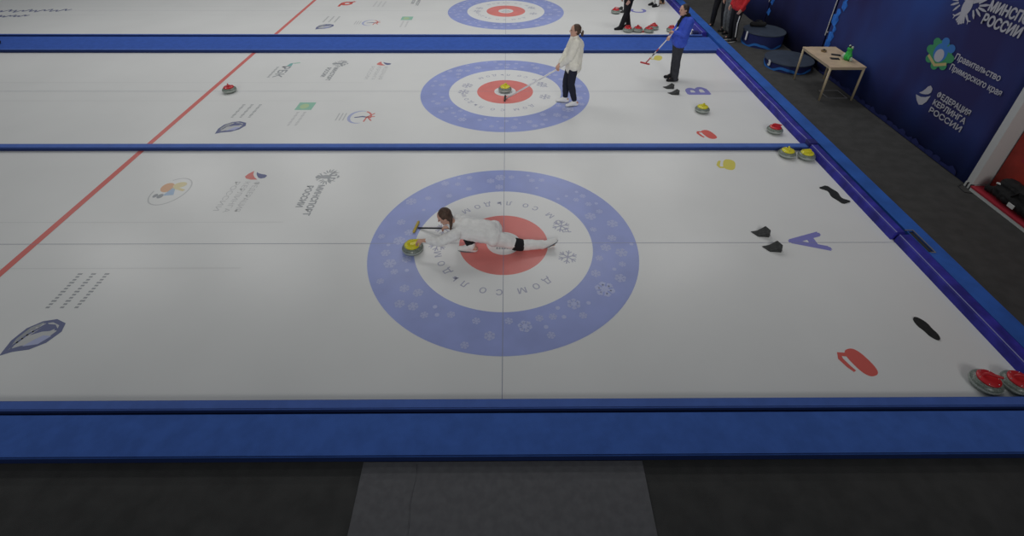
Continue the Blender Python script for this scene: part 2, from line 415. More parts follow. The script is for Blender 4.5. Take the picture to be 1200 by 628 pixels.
for nm in 'abc':
    sh, cy = sheets[nm]
    y0 = {'a': -2.38, 'b': 2.52, 'c': 8.53}[nm]; y1 = {'a': 2.46, 'b': 7.30, 'c': 13.5}[nm]
    bm = bmesh.new(); ring(bm, 0, cy, 1.22, 1.83, Z); mark(bm, 'outer_ring', M['blue'], sh)
    bm = bmesh.new(); ring(bm, 0, cy, 0.61, 1.22, Z); mark(bm, 'white_ring', M['white'], sh)
    bm = bmesh.new(); ring(bm, 0, cy, 0.235, 0.61, Z); mark(bm, 'inner_ring', M['red'], sh)
    bm = bmesh.new(); ring(bm, 0, cy, 0.0, 0.235, Z)
    mark(bm, 'button', M['white'], sh)
    bm = bmesh.new()
    for i in range(6): stroke(bm, [(-0.10 + 0.035 * i, cy - 0.10), (-0.075 + 0.035 * i, cy - 0.10)], 0.05, (0, 0, Z * 2))
    stroke(bm, ell2(0, cy, 0.10, 0.08, 0, 10, 0.3, 2.6), 0.03, (0, 0, Z * 2)); poly(bm, ell2(-0.12, cy - 0.06, 0.02, 0.02), (0, 0, Z * 2)); poly(bm, ell2(0.13, cy - 0.05, 0.025, 0.015), (0, 0, Z * 2))
    mark(bm, 'button_print', M['grey'], sh)
    bm = bmesh.new()
    stroke(bm, [(-23.9, cy), (XB, cy)], 0.0065, (0, 0, Z * 2)); stroke(bm, [(0, y0), (0, y1)], 0.0065, (0, 0, Z * 2.3))
    mark(bm, 'centre_lines', M['line'], sh)
    bm = bmesh.new()
    stroke(bm, [(-23.9, cy + 0.47), (-3.2, cy + 0.47)], 0.012, (0, 0, Z)); stroke(bm, [(-23.9, cy - 0.47), (-3.4, cy - 0.47)], 0.012, (0, 0, Z))
    mark(bm, 'faint_seams', M['faint'], sh)
    bm = bmesh.new(); stroke(bm, [(-6.42, y0 - 0.02), (-6.42, y1 + 0.02)], 0.10, (0, 0, Z * 1.5)); mark(bm, 'hog_line', M['hog'], sh)
    bm = bmesh.new()
    n = 0; spots = []
    while n < 78:
        a = rng.uniform(0, 2 * math.pi); r = rng.uniform(1.30, 1.76)
        s = rng.choice((0.035, 0.05, 0.05, 0.065, 0.085))
        if abs(a - 6.0) < 0.35 and rng.random() < 0.5: s *= 1.5
        x, y = r * math.cos(a), r * math.sin(a)
        if r + s > 1.80 or r - s < 1.25 or any(math.hypot(x - q[0], y - q[1]) < s + q[2] + 0.03 for q in spots): n += 0.1; continue
        spots.append((x, y, s)); n += 1
        if s < 0.04: poly(bm, ell2(x, cy + y, s * 0.8, s * 0.8, 0, 10), (0, 0, Z * 2))
        else: flake(bm, x, cy + y, s, Z * 2, rng.uniform(0, 1), 0, 0.30)
    mark(bm, 'ring_snowflakes', M['flake'], sh)
    bm = bmesh.new()
    for word, sg in ((WORD_FAR, -1), (WORD_NEAR, 1)):
        for ch, deg in word:
            a = math.radians(deg); rad = Vector((math.cos(a), math.sin(a), 0)); up = rad * sg; rt = Vector((up.y, -up.x, 0))
            put_text(bm, ch, Vector((0, cy, Z * 2)) + rad * 0.91 - up * 0.05, rt, up, 0.125, None, 'c')
    for deg in (-18, 24, 160, -178):
        a = math.radians(deg); flake(bm, 0.90 * math.cos(a), cy + 0.90 * math.sin(a), 0.13, Z * 2, 0.3, 0, 0.13)
    mark(bm, 'ring_lettering', M['letter'], sh)
    # sheet letter, read from the back board
    bm = bmesh.new(); put_text(bm, nm.upper(), (4.45, cy + 0.03, Z), (0, 1, 0), (-1, 0, 0), 0.50, 0.36, 'c', 0, 0.022)
    mark(bm, 'sheet_letter', M['purple'], sh)
    # stone pictograms at the corners
    for dy, mm in ((-1.98, 'iconred'), (2.0, 'iconyel')):
        bm = bmesh.new()
        ax = Vector((0.13, -0.42, 0)).normalized() if dy < 0 else Vector((0.16, 0.40, 0)).normalized()
        side = Vector((ax.y, -ax.x, 0)) if dy < 0 else Vector((-ax.y, ax.x, 0))
        R = ax; U = side if ax.cross(side).z > 0 else -side
        sg = 1 if U.dot(Vector((-1, 0, 0))) > 0 else -1
        c = Vector((3.84, cy + dy + (0.06 if dy < 0 else 0), Z))
        pts = []
        for i in range(32):
            t = 2 * math.pi * i / 32
            pts.append((0.175 * math.copysign(abs(math.cos(t)) ** 0.75, math.cos(t)), 0.10 * math.copysign(abs(math.sin(t)) ** 0.75, math.sin(t))))
        poly(bm, pts, c, R, U, 1.0)
        stroke(bm, [(-0.12, sg * 0.07), (-0.15, sg * 0.14), (-0.10, sg * 0.175), (0.0, sg * 0.17), (0.07, sg * 0.155)], [0.05, 0.055, 0.055, 0.05, 0.035], c, R, U, 1.0, 0, 0.0003)
        mark(bm, 'stone_pictogram', M[mm], sh)

# sponsor marks frozen into the ice: read along -y, tops towards +x
RD, UP = Vector((0, -1, 0)), Vector((1, 0, 0))
def lines(bm, x, y, rows, cap, gap, mi=0, widths=None):
    for i, t in enumerate(rows): put_text(bm, t, (x - i * gap, y, Z), RD, UP, cap, widths[i] if widths else None, 'l', mi, 0.004)
def sq(bm, y, w, rowx, mi=0):
    """row of small illegible strokes, as tiny print looks from the gallery"""
    n = int(w / 0.05)
    for i in range(n):
        yy = y - 0.05 * i
        h = 0.045 if (i * 7) % 3 else 0.060
        stroke(bm, [(yy, 0), (yy - 0.026, 0)], h, (rowx, 0, Z), (0, 1, 0), (-1, 0, 0), 1.0, mi, 0)
def minsport(sh, x, yt, m):
    bm = bmesh.new()
    eagle(bm, (x + 0.03, yt - 0.16, Z), RD, UP, 0.42)
    put_text(bm, 'МИНСПОРТ', (x - 0.02, yt - 0.40, Z), RD, UP, 0.10, 0.78, 'l', 0, 0.006)
    put_text(bm, 'РОССИИ', (x - 0.19, yt - 0.42, Z), RD, UP, 0.10, 0.55, 'l', 0, 0.006)
    mark(bm, 'ice_logo', m, sh)
def curlfed(sh, x, yt, txt):
    bm = bmesh.new(); swoosh(bm, (x + 0.0, yt - 0.08, Z), (0.2, -0.98, 0), (0.98, 0.2, 0), 0.36, 0, 1)
    for i, (t, w) in enumerate((('ФЕДЕРАЦИЯ', 0.78), ('КЕРЛИНГА', 0.80), ('РОССИИ', 0.76))):
        put_text(bm, t, (x + 0.06 - i * 0.16, yt - 0.26, Z), RD, UP, 0.085, w, 'l', 2, 0.0)
    mark(bm, 'ice_logo', [M['navy'], M['lred'], M[txt]], sh)
def shield(sh, x, y):
    bm = bmesh.new(); o = (x, y, Z)
    # tip towards (-x,-y); points given as (dx, dy)
    A = [(-0.20, -0.32), (-0.10, -0.27), (0.06, -0.24), (0.18, -0.15), (0.24, 0.0), (0.20, 0.12), (0.06, 0.18), (-0.08, 0.15), (-0.19, 0.05), (-0.23, -0.12)]
    poly(bm, A, o, mi=0)
    poly(bm, [(a * 0.72 + 0.004, b * 0.72 + 0.004) for a, b in A], o, mi=1, dz=0.0004)
    poly(bm, [(-0.16, -0.25), (-0.19, -0.10), (-0.15, 0.06), (-0.05, 0.14), (-0.06, 0.06), (-0.12, -0.06)], o, mi=2, dz=0.0007)
    for i in range(5): stroke(bm, [(-0.165 + 0.018 * i, -0.14 + 0.05 * i), (-0.125 + 0.018 * i, -0.15 + 0.05 * i)], 0.018, o, mi=1, dz=0.0010)
    poly(bm, [(-0.05, -0.20), (0.10, -0.17), (0.17, -0.06), (0.06, -0.05)], o, mi=3, dz=0.0007)
    poly(bm, [(-0.08, -0.05), (0.02, 0.0), (0.19, 0.02), (0.10, 0.10), (0.0, 0.11)], o, mi=0, dz=0.0007)
    stroke(bm, [(-0.09, -0.15), (0.02, -0.09), (0.14, 0.03)], 0.022, o, mi=1, dz=0.0010)
    stroke(bm, [(-0.17, -0.22), (-0.11, -0.04), (0.0, 0.12)], 0.025, o, mi=0, dz=0.0010)
    mark(bm, 'ice_logo', [M['navy'], M['lgrey'], M['grey'], M['lblue']], sh)
    bm = bmesh.new()
    for i in range(3): sq(bm, y + 0.92 + 0.0 * i, 0.62, x + 0.16 - 0.17 * i)
    mark(bm, 'ice_logo', M['grey'], sh)
def greenlogo(sh, x, yt):
    bm = bmesh.new(); poly(bm, [(x - 0.17, yt - 0.35), (x + 0.17, yt - 0.35), (x + 0.17, yt), (x - 0.17, yt)], (0, 0, Z), mi=0)
    poly(bm, ell2(x - 0.02, yt - 0.18, 0.09, 0.11), (0, 0, Z), mi=1, dz=0.0004)
    for i in range(2): sq(bm, yt - 0.44, 0.62, x + 0.08 - 0.14 * i, 2)
    mark(bm, 'ice_logo', [M['green'], M['lgreen'], M['lgrey']], sh)
def crestlogo(sh, x, y):
    bm = bmesh.new(); o = (x, y, Z)
    stroke(bm, ell2(0, 0, 0.21, 0.26, 0, 16, math.radians(70), math.radians(290)), [0.01 + 0.05 * math.sin(math.pi * i / 16) for i in range(17)], o, mi=0)
    stroke(bm, ell2(0.02, 0, 0.20, 0.25, 0, 10, math.radians(-10), math.radians(70)), 0.035, o, mi=1)
    stroke(bm, [(-0.10, -0.02), (0.05, 0.02), (0.20, -0.02)], [0.03, 0.05, 0.03], o, mi=2, dz=0.0003)
    for a, b in (((0.14, 0.02), (0.26, -0.16)), ((0.12, 0.0), (0.30, 0.02)), ((0.14, 0.0), (0.12, -0.2)), ((0.16, 0.02), (0.27, 0.16))): stroke(bm, [a, b], 0.03, o, mi=1, dz=0.0006)
    for i in range(3): stroke(bm, [(-0.30 - i * 0.07, -0.15), (-0.30 - i * 0.07, 0.17)], 0.026, o, mi=3)
    mark(bm, 'ice_logo', [M['lblue'], M['lred'], M['navy'], M['lgrey']], sh)
def rbk(sh, x, yt):
    bm = bmesh.new(); poly(bm, [(x - 0.02, yt - 0.20), (x + 0.10, yt - 0.20), (x + 0.08, yt), (x + 0.02, yt - 0.03)], (0, 0, Z), mi=0)
    stroke(bm, [(x + 0.10, yt - 0.03), (x + 0.24, yt + 0.02)], 0.05, (0, 0, Z), mi=1)
    put_text(bm, 'РБК', (x - 0.10, yt - 0.22, Z), RD, UP, 0.20, 0.66, 'l', 2, 0.008)
    sq(bm, yt - 0.26, 0.70, x - 0.20, 2)
    mark(bm, 'ice_logo', [M['teal'], M['green'], M['grey']], sh)
A_, B_, C_ = sheets['a'][0], sheets['b'][0], sheets['c'][0]
minsport(A_, -2.95, 1.80, M['grey'])
curlfed(A_, -4.08, 1.76, 'lgrey')
shield(A_, -5.22, -1.48)
bm = bmesh.new(); o = (-5.24, 1.24, Z)
stroke(bm, ell2(0.0, 0, 0.26, 0.36, -0.15, 30, math.radians(-175), math.radians(130)), 0.02, o, mi=0)
poly(bm, ell2(-0.10, 0.10, 0.10, 0.13, 0.3), o, mi=1); poly(bm, [(-0.06, -0.12), (0.10, -0.10), (0.0, 0.16)], o, mi=2, dz=0.0003)
poly(bm, ell2(0.06, 0.17, 0.10, 0.08, 0.3), o, mi=3, dz=0.0006); stroke(bm, [(0.0, 0.1), (0.2, 0.02)], 0.05, o, mi=3, dz=0.0008)
poly(bm, ell2(-0.17, -0.12, 0.035, 0.05), o, mi=4); poly(bm, ell2(-0.09, -0.13, 0.045, 0.06), o, mi=4)
mark(bm, 'ice_logo', [M['lgrey'], M['orange'], M['sky'], M['yellow'], M['grey']], A_)
rbk(B_, -5.26, 6.62); minsport(B_, -4.08, 6.74, M['grey']); curlfed(B_, -2.97, 6.66, 'lgrey')
shield(B_, -5.22, 3.40); greenlogo(B_, -4.11, 4.42); crestlogo(B_, -2.88, 3.76)
shield(C_, -5.25, 9.50); crestlogo(C_, -4.02, 9.80); greenlogo(C_, -3.0, 10.42)
bm = bmesh.new(); poly(bm, ell2(-5.25, 11.85, 0.20, 0.22), (0, 0, Z)); poly(bm, ell2(-5.23, 11.85, 0.08, 0.08), (0, 0, Z), mi=1, dz=0.0004)
stroke(bm, [(-5.42, 11.80), (-5.42, 11.5)], 0.08, (0, 0, Z)); stroke(bm, [(-5.14, 11.98), (-5.02, 12.1)], 0.10, (0, 0, Z))
mark(bm, 'ice_logo', [M['iconred'], M['white']], C_)
bm = bmesh.new()
for i in range(3): sq(bm, 12.1, 0.7, -4.0 - 0.15 * i)
mark(bm, 'ice_logo', M['lgrey'], C_)
minsport(C_, -2.95, 12.8, M['grey'])
bm = bmesh.new()   # handwritten-looking slogan far along the sheet, illegible from here
for (xa, xb, yy, am) in ((-16.3, -13.75, 10.92, 0.10), (-16.3, -14.6, 10.33, 0.07)):
    pts = [(xa + (xb - xa) * i / 90, yy + am * math.sin(i * 0.85) + am * 0.6 * math.sin(i * 0.31) + 0.12 * i / 90) for i in range(91)]
    stroke(bm, pts, [0.035 + 0.03 * abs(math.sin(i * 0.4)) for i in range(91)], (0, 0, Z))
mark(bm, 'ice_slogan', M['navy'], C_)

# ---------------------------------------------------------------- dividers, edgings, back board
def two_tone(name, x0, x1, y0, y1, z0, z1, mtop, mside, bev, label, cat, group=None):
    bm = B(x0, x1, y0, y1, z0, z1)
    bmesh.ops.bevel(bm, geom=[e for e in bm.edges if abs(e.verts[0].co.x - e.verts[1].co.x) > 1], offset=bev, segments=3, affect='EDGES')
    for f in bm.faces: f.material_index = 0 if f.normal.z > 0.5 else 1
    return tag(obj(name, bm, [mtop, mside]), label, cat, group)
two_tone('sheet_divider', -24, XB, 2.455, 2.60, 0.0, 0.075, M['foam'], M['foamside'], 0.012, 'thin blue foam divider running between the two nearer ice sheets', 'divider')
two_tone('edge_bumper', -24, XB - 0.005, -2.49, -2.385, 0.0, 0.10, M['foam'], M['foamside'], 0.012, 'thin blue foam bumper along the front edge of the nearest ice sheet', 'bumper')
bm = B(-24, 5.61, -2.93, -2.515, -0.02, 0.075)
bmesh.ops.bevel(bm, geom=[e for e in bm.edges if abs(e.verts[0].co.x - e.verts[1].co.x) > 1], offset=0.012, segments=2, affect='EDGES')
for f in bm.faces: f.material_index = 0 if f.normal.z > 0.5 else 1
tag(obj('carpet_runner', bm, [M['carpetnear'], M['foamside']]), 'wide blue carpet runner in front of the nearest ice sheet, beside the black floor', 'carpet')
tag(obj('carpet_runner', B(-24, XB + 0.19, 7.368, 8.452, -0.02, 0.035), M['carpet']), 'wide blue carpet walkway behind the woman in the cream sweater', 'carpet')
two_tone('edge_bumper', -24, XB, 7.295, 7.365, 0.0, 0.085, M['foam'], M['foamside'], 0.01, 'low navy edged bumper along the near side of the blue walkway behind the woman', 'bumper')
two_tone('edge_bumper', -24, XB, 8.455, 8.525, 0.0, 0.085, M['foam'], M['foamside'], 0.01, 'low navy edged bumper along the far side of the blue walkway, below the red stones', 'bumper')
bm = bmesh.new()
vs = [(-1.24, -2.935), (1.27, -2.935), (1.25, -5.2), (-1.22, -5.2)]
lo = [bm.verts.new((x, y, -0.02)) for x, y in vs]; hi = [bm.verts.new((x, y, -0.008)) for x, y in vs]
bm.faces.new(hi)
for i in range(4): bm.faces.new((lo[i], lo[(i + 1) % 4], hi[(i + 1) % 4], hi[i]))
bmesh.ops.recalc_face_normals(bm, faces=bm.faces)
gm = tag(obj('floor_mat', bm, M['greymat']), 'grey carpet mat laid on the black floor at the bottom of the view', 'mat')
bm = bmesh.new(); tube(bm, [(-0.76 + 0.01 * math.sin(i * 1.7), -2.96 - i * 0.11, -0.008) for i in range(20)], 0.006, 6); obj('seam', bm, M['greymat'], gm)

# back board: indigo foam segments and a bright blue edging behind them
def board(y0, y1, x0, h, w, label, lean=0.03, wob=0.0):
    n = max(2, int((y1 - y0) / 0.12)); bm = bmesh.new(); rows = []
    for i in range(n + 1):
        y = y0 + (y1 - y0) * i / n
        q = wob * noise.noise(Vector((0, y * 1.6, h * 10)))
        prof = [(0, 0), (lean * 0.3 + q, h * 0.35), (lean * 0.8 + q, h * 0.85), (lean + 0.012 + q, h - 0.004), (lean + 0.035 + q, h), (w - 0.02, h), (w, h - 0.02), (w, 0)]
        rows.append([bm.verts.new((x0 + a, y, b)) for a, b in prof])
    for a, b in zip(rows, rows[1:]):
        for k in range(len(a)): 
            j = (k + 1) % len(a); bm.faces.new((a[k], b[k], b[j], a[j]))
    bm.faces.new(rows[0]); bm.faces.new(rows[-1][::-1])
    bmesh.ops.recalc_face_normals(bm, faces=bm.faces)
    o = tag(obj('back_board', bm, M['indigo'], smooth=False), label, 'board', 'back board bumpers')
    bm = bmesh.new()
    tube(bm, [(x0 + lean + 0.012 + wob * noise.noise(Vector((0, (y0 + (y1 - y0) * i / n) * 1.6, h * 10))), y0 + (y1 - y0) * i / n, h - 0.002) for i in range(n + 1)], 0.0055, 6)
    obj('piping', bm, M['piping'], o)
    return o
board(-2.50, 0.03, XB, 0.115, 0.20, 'indigo padded board segment at the right edge, behind the two nearest red stones', 0.03, 0.012)
board(0.06, 2.44, XB - 0.03, 0.135, 0.17, 'indigo padded board segment beside the wavy black rubber strip', 0.03, 0.008)
board(2.62, 7.30, XB - 0.02, 0.135, 0.17, 'long indigo padded board segment between the thin divider and the blue walkway', 0.03, 0.02)
board(8.56, 13.6, XB - 0.02, 0.135, 0.17, 'farthest indigo padded board segment at the top, beyond the blue walkway', 0.03, 0.02)
tag(obj('board_clip', B(XB - 0.02, XB + 0.13, 2.455, 2.605, 0.085, 0.165), M['navyvinyl'], bevel=0.012), 'dark blue foam block clipped where the thin divider meets the back board', 'clip')
bm = bmesh.new()
# edging ring with a slot left open for the handle
X0, X1, ZT = XB + 0.155, 5.87, 0.10
SX0, SX1, SY0, SY1 = 5.635, 5.715, -0.31, 0.13
box(bm, X0 + 0.05, X1, -2.93, SY0, -0.02, ZT); box(bm, X0 + 0.05, X1, SY1, 16.0, -0.02, ZT); box(bm, X0 + 0.05, SX0, SY0, SY1, -0.02, ZT); box(bm, SX1, X1, SY0, SY1, -0.02, ZT); box(bm, SX0, SX1, SY0, SY1, -0.02, ZT - 0.03)
eg = tag(obj('board_edging', bm, M['cap']), 'long bright blue edging strip behind the indigo back board, beside the dark floor', 'edging')
obj('slot', B(SX0 + 0.001, SX1 - 0.001, SY0 + 0.001, SY1 - 0.001, ZT - 0.03, ZT - 0.018), M['gapblack'], eg)
for a in ((SX1 - 0.006, SX1 + 0.008, SY0, SY1), (SX0 - 0.03, SX1 + 0.008, SY1, SY1 + 0.014), (SX0 + 0.02, SX1 + 0.008, SY0 - 0.014, SY0)):
    rm = obj('slot_rim', B(a[0], a[1], a[2], a[3], ZT, ZT + 0.008), M['metalgrey'], eg); rm['label'] = 'grey metal rim round the slot'

# hatch outline in the floor under the table
bm = bmesh.new()
for a in ((6.93, 7.36, 4.66, 4.675), (6.93, 7.36, 5.05, 5.065), (6.93, 6.945, 4.66, 5.065), (7.345, 7.36, 4.66, 5.065)): box(bm, a[0], a[1], a[2], a[3], -0.02, -0.012)
h = obj('floor_hatch', bm, M['metalgrey'], fl); h['kind'] = 'structure'

# ---------------------------------------------------------------- printed banners on the right wall
def banner(y0, y1, m, label):
    n = 30; bm = bmesh.new(); rows = []
    for i in range(n + 1):
        y = y0 + (y1 - y0) * i / n; q = 0.006 * math.sin(i * 1.1) + 0.004 * math.sin(i * 0.37)
        rows.append([[bm.verts.new((WX + dx + (q if dx == 0 else 0), y, z)) for z in (-0.015, 0.8, 1.7, 2.6, 3.45)] for dx in (0.0, 0.02)])
    for a, b in zip(rows, rows[1:]):
        for s in (0, 1):
            for k in range(4):
                f = (a[s][k], b[s][k], b[s][k + 1], a[s][k + 1]); bm.faces.new(f if s else f[::-1])
        for k in (0, 4): bm.faces.new((a[0][k], a[1][k], b[1][k], b[0][k]))
    for e in (rows[0], rows[-1]):
        for k in range(4): bm.faces.new((e[0][k], e[0][k + 1], e[1][k + 1], e[1][k]))
    bmesh.ops.recalc_face_normals(bm, faces=bm.faces)
    return tag(obj('printed_banner', bm, m, smooth=True), label, 'banner', 'printed banners along the wall')
b1 = banner(1.42, 6.30, M['banner'], 'navy printed banner with white lettering and emblems behind the wooden table')
b2 = banner(6.36, 9.33, M['bannerdark'], 'plain dark navy banner behind the podium numbered 3')
b3 = banner(9.39, 16.0, M['bannerdark'], 'dark navy banner at the top, behind the red jacket person and the podium numbered 1')
BX = WX - 0.012
RW, UW = Vector((0, -1, 0)), Vector((0, 0, 1))
bm = bmesh.new(); eagle(bm, (BX, 2.99, 2.40), RW, UW, 0.72); obj('emblem', bm, M['print'], b1)
bm = bmesh.new()
put_text(bm, 'МИНСПОРТ', (BX, 2.60, 2.44), RW, UW, 0.15, 0.92, 'l', 0, 0.008); obj('lettering', bm, M['print'], b1); bm = bmesh.new(); put_text(bm, 'РОССИИ', (BX, 2.60, 2.24), RW, UW, 0.15, 0.70, 'l', 0, 0.008)
obj('lettering', bm, M['print'], b1)
bm = bmesh.new(); o = (BX, 3.06, 1.57)
poly(bm, ell2(0, 0, 0.25, 0.22), o, RW, UW, 1, 0)
for i in range(8): poly(bm, ell2(0.24 * math.cos(i * 0.785), 0.21 * math.sin(i * 0.785), 0.08, 0.07), o, RW, UW, 1, 1 if i in (1, 2) else 0, 0.0004 + 0.0001 * i)
poly(bm, ell2(0, 0.02, 0.15, 0.16), o, RW, UW, 1, 1, 0.0015); poly(bm, ell2(0, -0.03, 0.10, 0.11), o, RW, UW, 1, 2, 0.002)
stroke(bm, [(-0.22, -0.10), (0.0, -0.20), (0.22, -0.10)], 0.05, o, RW, UW, 1, 3, 0.0025)
obj('emblem', bm, [M['printgreen'], M['printblue'], M['print'], M['printgold']], b1)
bm = bmesh.new(); put_text(bm, 'Правительство', (BX, 2.74, 1.60), RW, UW, 0.10, 0.92, 'l', 0, 0.003); obj('lettering', bm, M['print'], b1); bm = bmesh.new(); put_text(bm, 'Приморского края', (BX, 2.74, 1.42), RW, UW, 0.10, 1.06, 'l', 0, 0.003)
obj('lettering', bm, M['print'], b1)
bm = bmesh.new(); swoosh(bm, (BX, 2.98, 0.84), RW, UW, 0.40, 0, 0); obj('emblem', bm, M['print'], b1)
for i, t in enumerate(('ФЕДЕРАЦИЯ', 'КЕРЛИНГА', 'РОССИИ')):
    bm = bmesh.new(); put_text(bm, t, (BX, 2.72, 0.93 - 0.145 * i), RW, UW, 0.095, 0.74, 'l', 0, 0.004); obj('lettering', bm, M['print'], b1)
rg = random.Random(3)
for i in range(16):
    z = 0.65 + 0.18 * i; y = 6.2 - rg.uniform(0.0, 0.16); s = rg.uniform(0.07, 0.16)
    bm = bmesh.new(); poly(bm, [(-s * 0.7, -s * 0.5), (s * 0.4, -s), (s, s * 0.3), (s * 0.1, s), (-s * 0.8, s * 0.7)], (BX - 0.0002 * i, y, z), RW, UW, 1, 0); obj('crystal_print', bm, M['icicle'], b1)
bm = bmesh.new()
for i in range(26):
    y = 6.1 - i * 0.185
    if y < 1.7: break
    poly(bm, [(0, 0.0), (0.19, 0.0), (0.17, 0.05 + 0.05 * abs(math.sin(i * 2.3))), (0.07, 0.03 + 0.09 * abs(math.sin(i * 1.3))), (-0.02, 0.05)], (BX, y, 0.0), RW, UW, 1, 0)
obj('skirting_print', bm, M['podside'], b1)
rg = random.Random(9)
for i in range(5):
    z = 0.50 + 0.3 * i; s = rg.uniform(0.08, 0.14); bm = bmesh.new(); poly(bm, [(-s, -s * 0.5), (s * 0.4, -s), (s, s * 0.5), (-s * 0.3, s)], (BX, 9.26 - 0.05 * (i % 2), z), RW, UW, 1, 0); obj('crystal_print', bm, M['icicle'], b2)
for y, z0, lab in ((6.33, 0.80, 'thin pale vertical pole between two banners, above the wooden table'), (9.36, 0.75, 'thin pale vertical pole between banners at the top, above the podiums')):
    bm = bmesh.new(); tube(bm, [(WX - 0.03, y, z0), (WX - 0.03, y, 3.45)], 0.010, 8)
    po = tag(obj('banner_pole', bm, M['pole']), lab, 'pole')
    for zb in (z0 + 0.06, 3.2): obj('bracket', B(WX - 0.02, WX + 0.06, y - 0.012, y + 0.012, zb, zb + 0.03), M['pole'], po)

# white end panel and red board with a black bag
t = thing('end_panel', 'white narrow end panel standing between the navy banner and the red board', 'panel', (WX, 1.27, -0.02))
obj('panel', B(-0.03, 0.29, 0.02, 0.14, 0.09, 3.4), M['wallwhite'], t, bevel=0.004)
bm = bmesh.new(); box(bm, -0.04, 0.29, 0.01, 0.14, 0.0, 0.085); obj('base_block', bm, M['wallwhite'], t)
for ya in (0.075, 0.01): obj('base_gap', B(-0.046, 0.0, ya, ya + 0.025, 0.0, 0.088), M['gapblack'], t)
bm = bmesh.new(); tube(bm, [(-0.06, 0.16, 0.006), (-0.16, 0.10, 0.006), (-0.18, -0.06, 0.006), (-0.07, -0.10, 0.006)], 0.006, 6); obj('cord', bm, M['gapblack'], t)
t = thing('red_board', 'red display board with a white base rail at the right edge', 'board', (WX, -0.6, -0.02))
obj('panel', B(0.23, 0.29, -1.8, 1.87, 0.06, 3.2), M['redpanel'], t)
obj('base_rail', B(-0.06, 0.29, -1.8, 1.87, 0.0, 0.055), M['wallwhite'], t, bevel=0.006)
obj('red_lip', B(-0.066, 0.22, -1.8, 1.87, 0.058, 0.085), M['redtrim'], t)
for ya, za in ((1.28, 1.05), (1.38, 0.72)):
    bm = bmesh.new(); poly(bm, ell2(0, 0, 0.09, 0.035, 0.4), (0.227, ya + 0.2, za), RW, UW); obj('dark_mark', bm, M['redtrim'], t)
t = thing('duffel_bag', 'black soft bag with a white tag lying along the red board', 'bag', (WX + 0.095, 0.42, 0.066))
bm = bmesh.new(); capsule(bm, (0, 0.52, 0.13), (0, -0.9, 0.15), 0.12, 0.125); capsule(bm, (0.01, 0.50, 0.26), (0.01, -0.9, 0.34), 0.10, 0.11); capsule(bm, (0, 0.5, 0.12), (-0.03, 0.72, 0.05), 0.10, 0.04)
blob('bag_body', bm, M['bag'], t, 0.018, 3, 0.05, cuts=[(Vector((0, 0, -0.0)), Vector((0, 0, -1)))])
bm = bmesh.new(); tube(bm, [(-0.10, 0.28, 0.20), (-0.125, 0.18, 0.34), (-0.125, -0.12, 0.38), (-0.11, -0.25, 0.30)], 0.014, 8); obj('carry_strap', bm, M['bag'], t, True)
obj('white_tag', B(-0.135, -0.122, 0.14, 0.24, 0.07, 0.13), M['whiteplastic'], t)
bm = bmesh.new(); tube(bm, [(-0.05, 0.52, 0.235), (-0.09, 0.55, 0.25), (-0.07, 0.59, 0.23)], 0.016, 8); obj('buckle', bm, M['whiteplastic'], t)

# ---------------------------------------------------------------- podiums, table and what lies on it
def podium(x, y, R, h, num, label):
    t = thing('podium', label, 'podium', (x, y, -0.02), 0, 'round podiums')
    bm = bmesh.new(); lathe(bm, [(0, 0.0), (R * 0.97, 0.0), (R * 0.97, h - 0.03), (0, h - 0.03)], 48); obj('drum', bm, M['podside'], t)
    bm = bmesh.new(); lathe(bm, [(0, h - 0.03), (R, h - 0.03), (R + 0.01, h - 0.015), (R, h), (0, h)], 48); obj('top', bm, M['podtop'], t)
    bm = bmesh.new(); n = 60; A = []; C = []
    for i in range(n + 1):
        a = math.radians(150 + 160 * i / n); r = R * 0.97 + 0.012
        z = 0.060 + 0.048 * math.sin(i * 0.21 + 1.0) + 0.012 * math.sin(i * 0.5)
        A.append(bm.verts.new((r * math.cos(a), r * math.sin(a), max(0.0, z - 0.045)))); C.append(bm.verts.new((r * math.cos(a), r * math.sin(a), z + 0.02)))
    for i in range(n): bm.faces.new((A[i], A[i + 1], C[i + 1], C[i]))
    obj('wave_print', bm, M['podwave'], t)
    a = math.radians({'1': 197, '3': 196, '2': 200}[num]); nrm = Vector((math.cos(a), math.sin(a), 0)); rt = Vector((-nrm.y, nrm.x, 0))
    bm = bmesh.new(); put_text(bm, num, nrm * (R * 0.97 + 0.035) + Vector((0, 0, h * 0.42)), rt, (0, 0, 1), min(0.24, h * 0.62), None, 'c', 0, 0.016); obj('number', bm, M['signwhite'], t)
    return t
podium(6.89, 6.50, 0.55, 0.20, '3', 'low round navy podium numbered 3 between the wooden table and the taller podium')
podium(6.93, 8.14, 0.53, 0.36, '1', 'taller round navy podium numbered 1 beside the person in a red jacket')
t = thing('black_bag', 'small black bag lying on the podium numbered 1', 'bag', (6.86, 8.42, 0.343))
bm = bmesh.new(); capsule(bm, (-0.16, 0.02, 0.06), (0.14, -0.04, 0.07), 0.065, 0.06); capsule(bm, (-0.02, 0.0, 0.08), (0.08, 0.05, 0.09), 0.06, 0.05)
blob('bag_body', bm, M['bag'], t, 0.012, 2, 0.02, cuts=[(Vector((0, 0, 0)), Vector((0, 0, -1)))])
bm = bmesh.new(); tube(bm, [(-0.12, 0, 0.12), (-0.06, 0, 0.17), (0.06, 0, 0.175), (0.11, 0, 0.12)], 0.010, 8); obj('carry_strap', bm, M['bag'], t, True)

